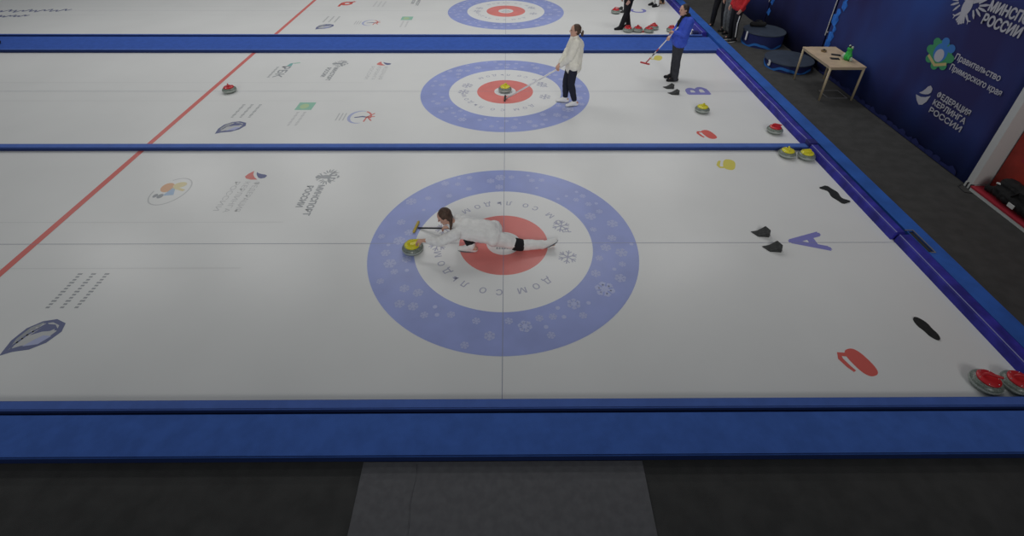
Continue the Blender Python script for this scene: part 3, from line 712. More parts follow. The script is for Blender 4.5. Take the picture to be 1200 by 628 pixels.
tx0, tx1, ty0, ty1, th = 6.66, 7.40, 4.53, 5.73, 0.74
t = thing('wooden_table', 'pale wooden table standing against the navy banner wall', 'table', ((tx0 + tx1) / 2, (ty0 + ty1) / 2, -0.02))
hx, hy = (tx1 - tx0) / 2, (ty1 - ty0) / 2
obj('tabletop', B(-hx, hx, -hy, hy, th - 0.022 + 0.02, th + 0.02), M['wood'], t, bevel=0.004)
for a in ((-hx + 0.01, hx - 0.01, -hy + 0.012, -hy + 0.032), (-hx + 0.01, hx - 0.01, hy - 0.032, hy - 0.012), (-hx + 0.012, -hx + 0.032, -hy + 0.03, hy - 0.03), (hx - 0.032, hx - 0.012, -hy + 0.03, hy - 0.03)): obj('apron_rail', B(a[0], a[1], a[2], a[3], th - 0.045, th - 0.002), M['woodleg'], t)
for sx in (-1, 1):
    for sy in (-1, 1):
        bm = bmesh.new(); tube(bm, [(sx * (hx - 0.025), sy * (hy - 0.03), 0.0), (sx * (hx - 0.025), sy * (hy - 0.03), th - 0.003)], [0.021, 0.025], 12); obj('leg', bm, M['woodleg'], t, True)
TT = th
t = thing('plush_toy', 'green plush toy sitting on the wooden table', 'toy', (7.20, 4.93, TT))
bm = bmesh.new(); ellipsoid(bm, (0, 0, 0.075), (0.085, 0.085, 0.085)); capsule(bm, (0, 0, 0.10), (0, 0.0, 0.20), 0.070, 0.045); ellipsoid(bm, (-0.005, 0, 0.235), (0.058, 0.055, 0.05)); capsule(bm, (0.0, 0.07, 0.12), (-0.04, 0.10, 0.06), 0.024, 0.02); capsule(bm, (0.0, -0.07, 0.12), (-0.04, -0.10, 0.06), 0.024, 0.02)
blob('body', bm, M['toygreen'], t, 0.008, 2, 0.0, cuts=[(Vector((0, 0, 0)), Vector((0, 0, -1)))])
for sy in (-1, 1):
    bm = bmesh.new(); ellipsoid(bm, (0.0, sy * 0.045, 0.285), (0.022, 0.022, 0.026)); obj('ear', bm, M['toypale'], t, True)
bm = bmesh.new(); ellipsoid(bm, (0.0, 0.0, 0.272), (0.045, 0.045, 0.028)); obj('dark_cap', bm, M['blackcloth'], t, True)
bm = bmesh.new(); ellipsoid(bm, (-0.055, 0.035, 0.075), (0.038, 0.05, 0.065)); obj('pale_belly', bm, M['toypale'], t, True)
bm = bmesh.new(); ellipsoid(bm, (0.02, -0.10, 0.05), (0.03, 0.03, 0.05)); obj('pale_paw', bm, M['toypale'], t, True)
def gadget(x, y, rz, label, sx=0.045, sy=0.09):
    t = thing('phone', label, 'phone', (x, y, TT), rz); obj('body', B(-sx, sx, -sy, sy, 0, 0.014), M['phone'], t, bevel=0.004); obj('screen', B(-sx * 0.88, sx * 0.88, -sy * 0.9, sy * 0.9, 0.0142, 0.016), M['black'], t)
gadget(6.98, 4.98, 1.35, 'dark phone lying nearest the front edge of the wooden table')
gadget(7.12, 5.20, 1.2, 'dark phone lying farther back on the wooden table, beside the green toy')
t = thing('tape_roll', 'small brown roll with a dark top at the far end of the wooden table', 'roll', (6.97, 5.42, TT))
bm = bmesh.new(); lathe(bm, [(0.028, 0.0), (0.055, 0.0), (0.055, 0.035), (0.028, 0.035), (0.028, 0.0)], 24); obj('roll', bm, M['brown'], t, False)
bm = bmesh.new(); lathe(bm, [(0, 0.0), (0.026, 0.0), (0.024, 0.045), (0.018, 0.055), (0, 0.055)], 20); obj('dark_core', bm, M['black'], t, True)

# ---------------------------------------------------------------- curling stones
def make_stone(capm, label):
    t = thing('curling_stone', label, 'curling stone')
    R, H = 0.143, 0.114
    up = [(0, H), (0.075, H), (0.10, H - 0.004), (0.122, H - 0.016), (0.137, H - 0.034), (R - 0.001, H * 0.60)]
    bd = [(R - 0.001, H * 0.60), (R, H * 0.55), (R, H * 0.45), (R - 0.001, H * 0.40)]
    lw = [(R - 0.001, H * 0.40), (0.137, 0.030), (0.122, 0.013), (0.09, 0.003), (0.062, 0.0), (0, 0.0)]
    bm = bmesh.new(); lathe(bm, up[::1], 40); lathe(bm, lw, 40); bmesh.ops.recalc_face_normals(bm, faces=bm.faces); obj('stone_body', bm, M['granite'], t, True)
    bm = bmesh.new(); lathe(bm, [(R - 0.004, H * 0.62), (R + 0.001, H * 0.59), (R + 0.0015, H * 0.41), (R - 0.004, H * 0.38)], 40); bmesh.ops.recalc_face_normals(bm, faces=bm.faces); obj('striking_band', bm, M['graniteband'], t, True)
    bm = bmesh.new(); lathe(bm, [(0, H - 0.002), (0.104, H - 0.006), (0.106, H + 0.004), (0.100, H + 0.012), (0.05, H + 0.017), (0, H + 0.018)], 40); bmesh.ops.recalc_face_normals(bm, faces=bm.faces); d = obj('handle_disc', bm, capm, t, True)
    for k in range(6):
        a = k * math.pi / 3 + 0.3; bm = bmesh.new(); ellipsoid(bm, (0.088 * math.cos(a), 0.088 * math.sin(a), H + 0.012), (0.007, 0.007, 0.004), None, 8, 6); obj('bolt', bm, M['bolt'], d, True)
    bm = bmesh.new(); capsule(bm, (0.052, 0, H + 0.010), (0.048, 0, H + 0.045), 0.020, 0.016); capsule(bm, (0.048, 0, H + 0.045), (0.025, 0, H + 0.062), 0.016, 0.015); capsule(bm, (0.025, 0, H + 0.062), (-0.085, 0, H + 0.060), 0.015, 0.013)
    blob('handle', bm, capm, t, 0.005, 2)
    return t
yp = make_stone(M['capyellow'], '')
rp = make_stone(M['capred'], '')
STONES = [
    ('y', -1.22, -0.15, 200, 'yellow handled stone gripped by the sliding player in white'),
    ('y', 0.0, 4.97, 60, 'yellow handled stone on the button at the foot of the long white broom'),
    ('y', 4.0, 3.99, 45, 'lone yellow handled stone in front of the letter B, below the man in blue'),
    ('y', 4.945, 2.275, 65, 'yellow handled stone just left of its twin, in front of the thin blue divider'),
    ('y', 5.245, 2.20, 5, 'yellow handled stone touching the back board in front of the thin blue divider'),
    ('r', -5.97, 4.94, 120, 'lone red handled stone beside the red hog line'),
    ('r', 5.10, 3.13, 150, 'lone red handled stone beside the long indigo back board'),
    ('r', 4.94, -2.20, 155, 'red handled stone in the front corner, left of the two nearest'),
    ('r', 5.245, -2.215, 160, 'red handled stone in the front corner, cut by the right edge'),
    ('r', 3.44, 10.80, 170, 'red handled stone left of the legs in black leggings, near the hack'),
    ('r', 3.47, 9.01, 20, 'red handled stone by the shoes of the black leggings, leftmost of the row'),
    ('r', 3.76, 9.03, 100, 'red handled stone second from left in the row beyond the blue walkway'),
    ('r', 4.06, 8.98, 200, 'red handled stone third from left in the row beyond the blue walkway'),
    ('r', 4.26, 9.24, 40, 'red handled stone fourth from left in the row beyond the blue walkway'),
    ('r', 4.72, 9.02, 15, 'red handled stone at the right end of the row, beside the man in blue'),
]
first = {'y': yp, 'r': rp}; used = set()
for c, x, y, rz, lab in STONES:
    o = first[c] if c not in used else dup(first[c])
    used.add(c); o.location = (x, y, 0.0); o.rotation_euler = (0, 0, math.radians(rz))
    tag(o, lab, 'curling stone', 'yellow curling stones' if c == 'y' else 'red curling stones')

# ---------------------------------------------------------------- hacks and rubber pieces on the ice
def make_hack():
    t = thing('hack', '', 'hack')
    bm = bmesh.new()
    lo = [(-0.13, 0.035), (-0.055, -0.075), (0.09, -0.078), (0.115, -0.02), (0.075, 0.085), (-0.04, 0.055)]
    hi = [(-0.13, 0.010), (-0.055, 0.014), (0.08, 0.085), (0.10, 0.09), (0.07, 0.085), (-0.03, 0.020)]
    a = [bm.verts.new((x, y, 0.006)) for x, y in lo]; b = [bm.verts.new((x + (hh[0] - x) * 0.3, y * 0.92, hh[1])) for (x, y), hh in zip(lo, hi)]
    bm.faces.new(a[::-1]); bm.faces.new(b)
    for i in range(6): bm.faces.new((a[i], a[(i + 1) % 6], b[(i + 1) % 6], b[i]))
    bmesh.ops.recalc_face_normals(bm, faces=bm.faces)
    obj('foot_pad', bm, M['hackblack'], t, bevel=0.004)
    bm = bmesh.new(); box(bm, -0.06, 0.13, -0.075, 0.075, 0.0, 0.006); obj('base_plate', bm, M['whiteplastic'], t)
    bm = bmesh.new(); box(bm, 0.075, 0.112, -0.05, 0.0, 0.006, 0.03); obj('rear_block', bm, M['metalgrey'], t)
    return t
hk = make_hack(); k = 0
for cy, nm in ((0.0, 'A'), (4.97, 'B'), (11.02, 'C')):
    for s, w in ((1, 'farther'), (-1, 'nearer')):
        o = hk if k == 0 else dup(hk); k += 1
        o.location = (3.63 + (0.03 if s < 0 else 0), cy + 0.03 + s * 0.155, 0); o.rotation_euler = (0, 0, math.radians(-4))
        tag(o, f'{w} black rubber hack of the pair on the ice left of the letter {nm}', 'hack', 'black rubber hacks')
def flat(name, pts, h, m, label, cat, top=None):
    cx = sum(p[0] for p in pts) / len(pts); cy = sum(p[1] for p in pts) / len(pts)
    bm = bmesh.new(); a = [bm.verts.new((x - cx, y - cy, 0)) for x, y in pts]; b = [bm.verts.new((x - cx, y - cy, h)) for x, y in pts]
    bm.faces.new(a[::-1]); bm.faces.new(b)
    for i in range(len(pts)): bm.faces.new((a[i], a[(i + 1) % len(pts)], b[(i + 1) % len(pts)], b[i]))
    bmesh.ops.recalc_face_normals(bm, faces=bm.faces)
    return tag(obj(name, bm, m, loc=(cx, cy, 0.0)), label, cat)
# shoe-sole slider
ax = Vector((0.06, -0.30)).normalized(); nx = Vector((-ax.y, ax.x)); c = Vector((4.845, -1.48)); pts = []
for i in range(28):
    a = 2 * math.pi * i / 28; u = 0.165 * math.cos(a); w = 0.066 * math.sin(a) * (1.0 - 0.25 * math.exp(-((u - 0.02) / 0.05) ** 2)) * (1.1 - 0.9 * max(0, u))
    q = c + ax * u + nx * w; pts.append((q.x, q.y))
flat('slider_sole', pts, 0.012, M['black'], 'black sole-shaped rubber slider lying on the ice near the front corner', 'slider')
L = []; Rr = []
for i in range(21):
    u = i / 20; p = Vector((5.09, 1.33)).lerp(Vector((5.265, 0.91)), u); dd = Vector((0.175, -0.42)).normalized(); nn = Vector((-dd.y, dd.x)); off = 0.035 * math.sin(u * 2 * math.pi)
    wd = 0.066 + 0.014 * math.cos(u * 4 * math.pi) - (0.018 if u in (0, 1) else 0)
    q = p + nn * off; L.append(tuple(q + nn * wd)); Rr.append(tuple(q - nn * wd))
flat('rubber_strip', L + Rr[::-1], 0.014, M['black'], 'wavy black rubber strip lying on the ice against the back board', 'strip')
t = thing('equipment_box', 'small navy box on a white base at the corner where the walkway meets the board', 'box', (5.20, 8.66, 0.0))
obj('base_plate', B(-0.14, 0.16, -0.08, 0.10, 0.0, 0.02), M['whiteplastic'], t, bevel=0.004); obj('box_body', B(0.0, 0.155, -0.06, 0.09, 0.02, 0.13), M['navybox'], t, bevel=0.01)
bm = bmesh.new(); v = [bm.verts.new(p) for p in ((-0.135, -0.06, 0.02), (-0.01, -0.06, 0.02), (-0.01, 0.06, 0.02), (-0.135, 0.06, 0.02), (-0.12, -0.03, 0.10), (-0.12, 0.03, 0.10))]
for f in ((0, 1, 2, 3), (0, 4, 1), (3, 2, 5), (1, 4, 5, 2), (0, 3, 5, 4)): bm.faces.new([v[i] for i in f])
bmesh.ops.recalc_face_normals(bm, faces=bm.faces); obj('white_wedge', bm, M['whiteplastic'], t)
t = thing('black_bag', 'black bag on the blue walkway, cut by the left edge', 'bag', (-13.38, 7.86, 0.035))
bm = bmesh.new(); capsule(bm, (-0.2, 0, 0.10), (0.06, 0, 0.06), 0.12, 0.06); blob('bag_body', bm, M['bag'], t, 0.015, 2, 0.02, cuts=[(Vector((0, 0, 0)), Vector((0, 0, -1)))])
bm = bmesh.new(); tube(bm, [(-0.26, 0, 0.2), (-0.2, 0, 0.27), (-0.1, 0, 0.25), (-0.06, 0, 0.17)], 0.012, 8); obj('carry_strap', bm, M['bag'], t, True)

# ---------------------------------------------------------------- people
def V(*a): return Vector(a)
def hand_prims(bm, wrist, d, n, thumb_side, curl=0.5, sc=1.0):
    """palm, four fingers of unequal length and a thumb; d towards the fingers, n where the palm faces"""
    d = d.normalized(); n = (n - d * n.dot(d)).normalized(); s = d.cross(n).normalized() * thumb_side
    kn = []
    for i, (off, ln) in enumerate(((0.030, 0.070), (0.010, 0.078), (-0.011, 0.072), (-0.030, 0.056))):
        k = wrist + d * 0.085 * sc + s * off * sc; kn.append(k)
        capsule(bm, wrist + s * off * 0.55 * sc + d * 0.008, k, 0.0135 * sc, 0.0115 * sc, 10, 3)
        p = k; a = 0.0
        for seg, fr in ((0, 0.45), (1, 0.32), (2, 0.23)):
            a += curl * (0.75, 0.95, 0.6)[seg]
            q = p + (d * math.cos(a) + n * math.sin(a)) * ln * fr * sc
            capsule(bm, p, q, (0.0098 - seg * 0.0008) * sc, (0.0092 - seg * 0.0008) * sc, 8, 3); p = q
    b = wrist + d * 0.030 * sc + s * 0.026 * sc
    q = b + (d * 0.55 + s * 0.6 + n * (0.3 + 0.4 * curl)).normalized() * 0.040 * sc; capsule(bm, b, q, 0.0125 * sc, 0.0105 * sc, 8, 3)
    e = q + (d * 0.8 + n * (0.25 + 0.75 * curl)).normalized() * 0.030 * sc; capsule(bm, q, e, 0.0100 * sc, 0.0085 * sc, 8, 3)
def axes_of(f, u):
    f = f.normalized(); l = u.cross(f).normalized(); return f, l, f.cross(l).normalized()
def person(label, root, J, clothes, hair=None, voxel=0.009, eyes=True, group=None):
    """J: joints in local coordinates; pairs are keyed l / r"""
    t = thing('person', label, 'person', root, 0, group)
    bm = bmesh.new()
    ch, pe, nk, hd = J['chest'], J['pelvis'], J['neck'], J['head']
    sl, sr = J['shl'], J['shr']; hl, hr = J['hil'], J['hir']
    up = (nk - pe).normalized()
    capsule(bm, hl, hr, 0.098, 0.098)
    for s, h in ((sl, hl), (sr, hr)):
        capsule(bm, pe.lerp(h, 0.6), ch.lerp(s, 0.35), 0.092, 0.098); capsule(bm, ch.lerp(s, 0.3), s, 0.070, 0.050)
    capsule(bm, pe, ch, 0.105, 0.115); capsule(bm, ch, nk, 0.085, 0.055); capsule(bm, nk, hd - up * 0.03, 0.052, 0.050)
    for k in 'lr':
        s, e, w = J['sh' + k], J['el' + k], J['wr' + k]
        capsule(bm, s, e, 0.048, 0.038); capsule(bm, e, e.lerp(w, 0.3), 0.038, 0.037); capsule(bm, e.lerp(w, 0.3), w, 0.037, 0.025)
        d = J.get('hd' + k, (w - e)); n = J.get('hn' + k, V(0, 0, -1) if abs(d.normalized().z) < 0.8 else (pe - w))
        hand_prims(bm, w, d, n, J.get('th' + k, 1 if k == 'l' else -1), J.get('cu' + k, 0.45))
        h, kn, a, to = J['hi' + k], J['kn' + k], J['an' + k], J['to' + k]
        capsule(bm, h, kn, 0.086, 0.056); capsule(bm, kn, kn.lerp(a, 0.3), 0.054, 0.056); capsule(bm, kn.lerp(a, 0.3), a, 0.056, 0.036)
        heel = a - (to - a).normalized() * 0.045 - (kn - a).normalized() * 0.04
        capsule(bm, heel, a, 0.030, 0.034); capsule(bm, a, to, 0.034, 0.024); capsule(bm, heel, to, 0.028, 0.024)
    f, l, u = axes_of(J['face'], J.get('headup', (hd - nk)))
    ellipsoid(bm, hd + u * 0.025, (0.094, 0.075, 0.092), (f, l, u)); ellipsoid(bm, hd + f * 0.028 - u * 0.045, (0.060, 0.055, 0.070), (f, l, u))
    capsule(bm, hd + f * 0.085 + u * 0.012, hd + f * 0.104 - u * 0.020, 0.010, 0.014, 8, 3); capsule(bm, hd + f * 0.07 - u * 0.095, hd + f * 0.065 - u * 0.09, 0.02, 0.02, 8, 3)
    capsule(bm, hd + f * 0.074 + l * 0.035 + u * 0.030, hd + f * 0.074 - l * 0.035 + u * 0.030, 0.014, 0.014, 8, 3)
    for sg in (-1, 1): ellipsoid(bm, hd + l * sg * 0.076 - f * 0.005 - u * 0.005, (0.016, 0.010, 0.028), (f, l, u), 10, 8)
    blob('body', bm, M['skin'], t, J.get('bvox', min(voxel, 0.007)), 1)
    if eyes:
        for sg in (-1, 1):
            bm = bmesh.new(); ellipsoid(bm, hd + f * 0.082 + l * sg * 0.031 + u * 0.010, (0.008, 0.013, 0.008), (f, l, u), 10, 8); obj('eye', bm, M['eye'], t, True)
        bm = bmesh.new(); ellipsoid(bm, hd + f * 0.086 - u * 0.055, (0.008, 0.022, 0.008), (f, l, u), 10, 8); obj('mouth', bm, M['lip'], t, True)
    if hair:
        bm = bmesh.new(); ellipsoid(bm, hd + u * 0.036 - f * 0.018, (0.094, 0.086, 0.094), (f, l, u)); ellipsoid(bm, hd - u * 0.025 - f * 0.045, (0.052, 0.072, 0.062), (f, l, u))
        for pts, r0, r1 in hair.get('tails', ()):
            for i in range(len(pts) - 1):
                a0, a1 = i / (len(pts) - 1), (i + 1) / (len(pts) - 1)
                capsule(bm, pts[i], pts[i + 1], r0 + (r1 - r0) * a0, r0 + (r1 - r0) * a1)
        ho = blob('hair', bm, hair['m'], t, 0.009, 1, 0.008)
        if 'band' in hair:
            bm = bmesh.new(); ellipsoid(bm, hair['band'], (0.020, 0.058, 0.052), (f, l, u)); bb = obj('hair_tie', bm, M['whitecloth'], ho, True); bb['label'] = 'white hair tie'
        if 'cap' in hair:
            bm = bmesh.new(); ellipsoid(bm, hd + u * 0.045 - f * 0.012, (0.100, 0.090, 0.096), (f, l, u)); blob('cap', bm, hair['cap'], t, 0.009, 1, cuts=[(hd + u * 0.035, -u)])
    for c in clothes:
        kind = c[0]
        if kind == 'top':
            _, name, m, ex, hem, folds = c
            bm = bmesh.new()
            capsule(bm, hl, hr, 0.098 + ex, 0.098 + ex)
            for s, h in ((sl, hl), (sr, hr)):
                capsule(bm, pe.lerp(h, 0.7), ch.lerp(s, 0.4), 0.095 + ex, 0.098 + ex * 0.8); capsule(bm, ch.lerp(s, 0.3), s, 0.075 + ex * 0.6, 0.058 + ex * 0.4)
            capsule(bm, pe, ch, 0.108 + ex, 0.118 + ex * 0.8); capsule(bm, ch, nk, 0.09 + ex * 0.5, 0.062)
            for a, b, r0, r1 in J.get('flare', ()): capsule(bm, a, b, r0, r1)
            for k in 'lr':
                s, e, w = J['sh' + k], J['el' + k], J['wr' + k]
                capsule(bm, s, e, 0.058 + ex * 0.4, 0.050 + ex * 0.35); capsule(bm, e, e.lerp(w, J.get('slv', 0.93)), 0.050 + ex * 0.35, 0.034 + ex * 0.2)
            cuts = [] if hem is None else [hem]
            blob(name, bm, m, t, voxel, 2, folds, cuts)
        elif kind == 'legs':
            _, name, m, ex, waist = c
            bm = bmesh.new(); capsule(bm, hl, hr, 0.100 + ex, 0.100 + ex); capsule(bm, pe, pe + up * waist, 0.11 + ex, 0.108 + ex)
            for k in 'lr':
                h, kn, a = J['hi' + k], J['kn' + k], J['an' + k]
                capsule(bm, h, kn, 0.088 + ex, 0.058 + ex); capsule(bm, kn, kn.lerp(a, 0.3), 0.057 + ex, 0.058 + ex); capsule(bm, kn.lerp(a, 0.3), kn.lerp(a, J.get('trl', 1.04)), 0.058 + ex, 0.042 + ex)
            blob(name, bm, m, t, voxel, 2, 0.010 if ex > 0.012 else 0.0)
        elif kind == 'shoes':
            _, m, sm = c
            for k in 'lr':
                a, to = J['an' + k], J['to' + k]; kn = J['kn' + k]
                d = (to - a); dn = J.get('sd' + k, V(0, 0, -1)); d = (d - dn * d.dot(dn)).normalized()
                base = a + dn * (a.z if dn.z < -0.99 else 0.055) if True else a
                if dn.z > -0.99: base = a + dn * 0.060
                heel = base - d * 0.045; tip = base + d * 0.165
                bm = bmesh.new(); capsule(bm, heel - dn * 0.035, base + d * 0.06 - dn * 0.040, 0.042, 0.042); capsule(bm, base + d * 0.06 - dn * 0.038, tip - dn * 0.028, 0.044, 0.034); capsule(bm, base - dn * 0.045, a + (kn - a).normalized() * 0.030, 0.044, 0.047); capsule(bm, a, base + d * 0.09 - dn * 0.045, 0.046, 0.042)
                so = blob('shoe', bm, m, t, 0.008, 1, 0, [(base - dn * 0.012, dn)])
                bm = bmesh.new(); s2 = d.cross(dn).normalized(); ring_lo, ring_hi = [], []
                for i in range(20):
                    q = 2 * math.pi * i / 20; uu = 0.060 + 0.133 * math.cos(q); ww = 0.047 * math.sin(q) * (0.9 + 0.2 * math.cos(q))
                    p = base + d * uu + s2 * ww; ring_lo.append(bm.verts.new(p - dn * 0.001)); ring_hi.append(bm.verts.new(p - dn * 0.018))
                bm.faces.new(ring_lo); bm.faces.new(ring_hi[::-1])
                for i in range(20): bm.faces.new((ring_lo[i], ring_hi[i], ring_hi[(i + 1) % 20], ring_lo[(i + 1) % 20]))
                bmesh.ops.recalc_face_normals(bm, faces=bm.faces); obj('sole', bm, sm, so)
        elif kind == 'blob':
            _, name, m, prims, vx = c
            bm = bmesh.new()
            for p in prims: capsule(bm, *p)
            blob(name, bm, m, t, vx, 1)
    return t
def standing(head_deg, h=1.65, **over):
    k = h / 1.65; a = math.radians(head_deg); F = V(math.cos(a), math.sin(a), 0); L = V(-F.y, F.x, 0)
    P = lambda f, l, u: (F * f + L * l + V(0, 0, u)) * k
    J = dict(pelvis=P(0, 0, .90), chest=P(0.005, 0, 1.25), neck=P(0, 0, 1.41), head=P(.03, 0, 1.525), face=F.copy(),
             shl=P(0, .165, 1.345), shr=P(0, -.165, 1.345), ell=P(-.03, .235, 1.08), elr=P(-.03, -.235, 1.08), wrl=P(.07, .22, .86), wrr=P(.07, -.22, .86),
             hil=P(0, .085, .87), hir=P(0, -.085, .87), knl=P(.02, .09, .48), knr=P(.02, -.09, .48), anl=P(-.03, .095, .085), anr=P(-.03, -.095, .085), tol=P(.12, .11, .03), tor=P(.12, -.11, .03))
    for q, v in over.items(): J[q] = P(*v) if isinstance(v, tuple) else v
    return J, P, F, L

# woman in the cream sweater, facing left, both hands on the long broom
root = V(1.36, 4.36, 0)
J, P, F, L = standing(185, 1.66, pelvis=(0.02, 0, .90), chest=(-0.02, 0, 1.25), neck=(-0.015, 0, 1.41), head=(0.0, 0, 1.535),
    shl=(0.0, .16, 1.35), shr=(-0.02, -.16, 1.35), ell=(0.10, .20, 1.08), wrl=(.265, .075, .87), elr=(.06, -.22, 1.10), wrr=(.275, .02, .885),
    knl=(.03, .09, .48), knr=(.10, -.08, .48), anl=(-0.07, .10, .085), anr=(.09, -.09, .085), tol=(.08, .12, .03), tor=(.24, -.12, .03))
J['cul'] = J['cur'] = 1.0
J['face'] = (F + V(0, 0, 0.06)).normalized()
J['trl'] = 0.84
J['flare'] = [(J['pelvis'] + V(0.03, 0, -0.10), J['chest'] + V(0.02, 0, 0), 0.160, 0.150), (J['shl'], J['ell'], 0.075, 0.070), (J['ell'], J['wrl'].lerp(J['ell'], 0.1), 0.070, 0.045), (J['shr'], J['elr'], 0.075, 0.070), (J['elr'], J['wrr'].lerp(J['elr'], 0.1), 0.070, 0.045)]
hd = J['head']; tail = [hd - F * 0.09 + V(0, 0, 0.0), hd - F * 0.135 + V(0, 0, -0.03), hd - F * 0.14 + V(0, 0, -0.10)]
person('person in an oversized cream sweater and dark leggings holding a long white broom', root, J,
       [('top', 'sweater', M['cream'], 0.030, (V(0, 0, 0.68), V(0.25, 0, -1).normalized()), 0.022), ('legs', 'leggings', M['legging'], 0.014, 0.1), ('shoes', M['shoewhite'], M['solegrey'])],
       {'m': M['hair'], 'tails': [(tail, 0.042, 0.022)], 'band': hd - F * 0.112 + V(0, 0, 0.012)}, 0.009)
def broom(label, a, b, shaft, head_m, r=0.0125, head_dir=V(0, 1, 0), head_len=0.10, group='curling brooms', grip=None, bands=None, cap=None):
    """a: centre of the head's face, b: end of the shaft"""
    a, b = V(*a), V(*b); t = thing('curling_broom', label, 'broom', a, 0, group)
    d = (b - a); ln = d.length; dn = d.normalized()
    bm = bmesh.new(); tube(bm, [dn * 0.03, d], r, 10); sh = obj('shaft', bm, shaft, t, True)
    hd_ = (head_dir - V(0, 0, 1) * head_dir.z * 0.0).normalized()
    bm = bmesh.new(); capsule(bm, -hd_ * head_len + V(0, 0, 0.022), hd_ * head_len + V(0, 0, 0.022), 0.020, 0.020); blob('brush_head', bm, head_m, t, 0.006, 1)
    bm = bmesh.new(); capsule(bm, -hd_ * head_len * 0.95 + V(0, 0, 0.008), hd_ * head_len * 0.95 + V(0, 0, 0.008), 0.010, 0.010); obj('brush_pad', bm, cap or M['broomblack'], t, True)
    if bands:
        for q0, q1, m in bands:
            bm = bmesh.new(); tube(bm, [d * q0, d * q1], r + 0.0012, 10); obj('shaft_band', bm, m, sh, True)
    return t
wl_, wr_ = root + J['wrl'], root + J['wrr']
ga = wl_ + (J['wrl'] - J['ell']).normalized() * 0.075 + V(0, 0, -0.025)
A0 = V(0.0, 4.58, 0.0); dd = (ga - A0).normalized()
broom('long white curling broom held by the woman in the cream sweater', A0, ga + dd * 0.28, M['broomwhite'], M['broomblack'], 0.017, V(0.05, 1, 0), 0.12)

# man in the blue jacket
root = V(3.84, 5.60, 0)
J, P, F, L = standing(182, 1.74, pelvis=(0.02, 0, .90), chest=(-.06, 0, 1.24), neck=(-.05, 0, 1.40), head=(0.035, 0, 1.50),
    shl=(-.05, .165, 1.33), shr=(-.06, -.165, 1.33), ell=(0.02, .21, 1.06), wrl=(.17, .06, 1.07), elr=(0.03, -.21, 1.07), wrr=(.20, -.06, .96),
    knl=(.02, .07, .48), knr=(.0, -.07, .48), anl=(-.02, .065, .085), anr=(-.02, -.10, .085), tol=(.13, .07, .03), tor=(.13, -.12, .03),
    hil=(0.02, .075, .87), hir=(0.02, -.075, .87))
J['cul'] = J['cur'] = 1.0; J['face'] = (F + V(0, -0.15, -0.05)).normalized()
c0 = J['chest']
man = person('man in a bright blue jacket and charcoal trousers holding a red and white broom', root, J,
       [('top', 'jacket', M['bluecloth'], 0.050, (V(0, 0, 0.79), V(0, 0, -1)), 0.022), ('legs', 'trousers', M['darkpants'], 0.026, 0.1), ('shoes', M['blackcloth'], M['black']),
        ('blob', 'scarf', M['blackcloth'], [(J['neck'] + F * 0.05, c0 + F * 0.155 + V(0, 0, 0.03), 0.055, 0.040), (c0 + F * 0.155 + V(0, 0, 0.03), c0 + F * 0.165 + V(0, 0, -0.13), 0.045, 0.035), (J['neck'] + L * 0.06, J['neck'] - L * 0.06, 0.055, 0.055)], 0.010)],
       {'m': M['hairdark'], 'tails': []}, 0.009)
wr_ = root + J['wrr']; ga = wr_ + (J['wrr'] - J['elr']).normalized() * 0.07
A0 = V(3.20, 5.80, 0.30); dd = (ga - A0).normalized()
broom('red and white curling broom held in the air by the man in the blue jacket', A0, ga + dd * 0.30, M['broomwhite'], M['broomred'], 0.0125, V(0.75, -0.55, 0.0), 0.10, bands=[(0.04, 0.18, M['broomred']), (0.24, 0.30, M['broomblack']), (0.36, 0.44, M['broomred'])], cap=M['whiteplastic'])

# sliding player in white
root = V(-0.45, -0.05, 0)
def W_(x, y, z): return V(x, y, z) - root
J = dict(pelvis=W_(-.17, -.07, .255), chest=W_(-.50, -.07, .335), neck=W_(-.655, -.07, .40), head=W_(-.765, -.06, .515), face=V(-0.88, -0.14, -0.42), headup=V(-0.42, 0, 0.9),
         shl=W_(-.62, -.225, .355), shr=W_(-.62, .095, .355), ell=W_(-.83, -.25, .25), wrl=W_(-1.055, -.185, .215), elr=W_(-.70, .19, .19), wrr=W_(-.755, .20, .125),
         hil=W_(-.13, -.15, .235), hir=W_(-.13, .02, .235), knl=W_(.20, -.135, .085), anl=W_(.545, -.10, .065), tol=W_(.68, -.07, .04),
         knr=W_(-.53, .02, .32), anr=W_(-.43, -.155, .085), tor=W_(-.58, -.135, .03))
J['sdl'] = V(0.45, 0.25, -0.65).normalized()
J['hdl'] = V(-0.9, 0.15, -0.28); J['hnl'] = V(0, 0, -1); J['cul'] = 0.75; J['hdr'] = V(-0.95, 0.1, -0.15); J['hnr'] = V(0, -0.2, -1); J['cur'] = 0.9
J['slv'] = 0.74; J['trl'] = 0.98
J['flare'] = [(J['pelvis'] + V(-0.02, 0, 0.02), J['chest'], 0.140, 0.145), (J['shl'], J['ell'], 0.078, 0.070), (J['ell'], J['ell'].lerp(J['wrl'], 0.6), 0.070, 0.048)]
hd = J['head']
pl = person('player in a white jacket and trousers sliding low over the ice, pushing a yellow stone', root, J,
       [('top', 'jacket', M['whitecloth'], 0.026, (J['pelvis'] + V(0.10, 0, -0.0), V(1, 0, -0.25).normalized()), 0.022), ('legs', 'trousers', M['whitecloth'], 0.018, 0.04), ('shoes', M['shoewhite'], M['solegrey']),
        ('blob', 'knee_pad', M['blackcloth'], [(J['hil'].lerp(J['knl'], 0.88), J['knl'].lerp(J['anl'], 0.10), 0.088, 0.084)], 0.009),
        ('blob', 'sock', M['blackcloth'], [(J['anr'].lerp(J['knr'], 0.16), J['anr'].lerp(J['knr'], 0.42), 0.068, 0.080)], 0.009)],
       {'m': M['hair'], 'tails': [([hd + V(0.075, -0.045, 0.01), hd + V(0.085, -0.09, -0.06), hd + V(0.075, -0.12, -0.14)], 0.030, 0.010)]}, 0.009)
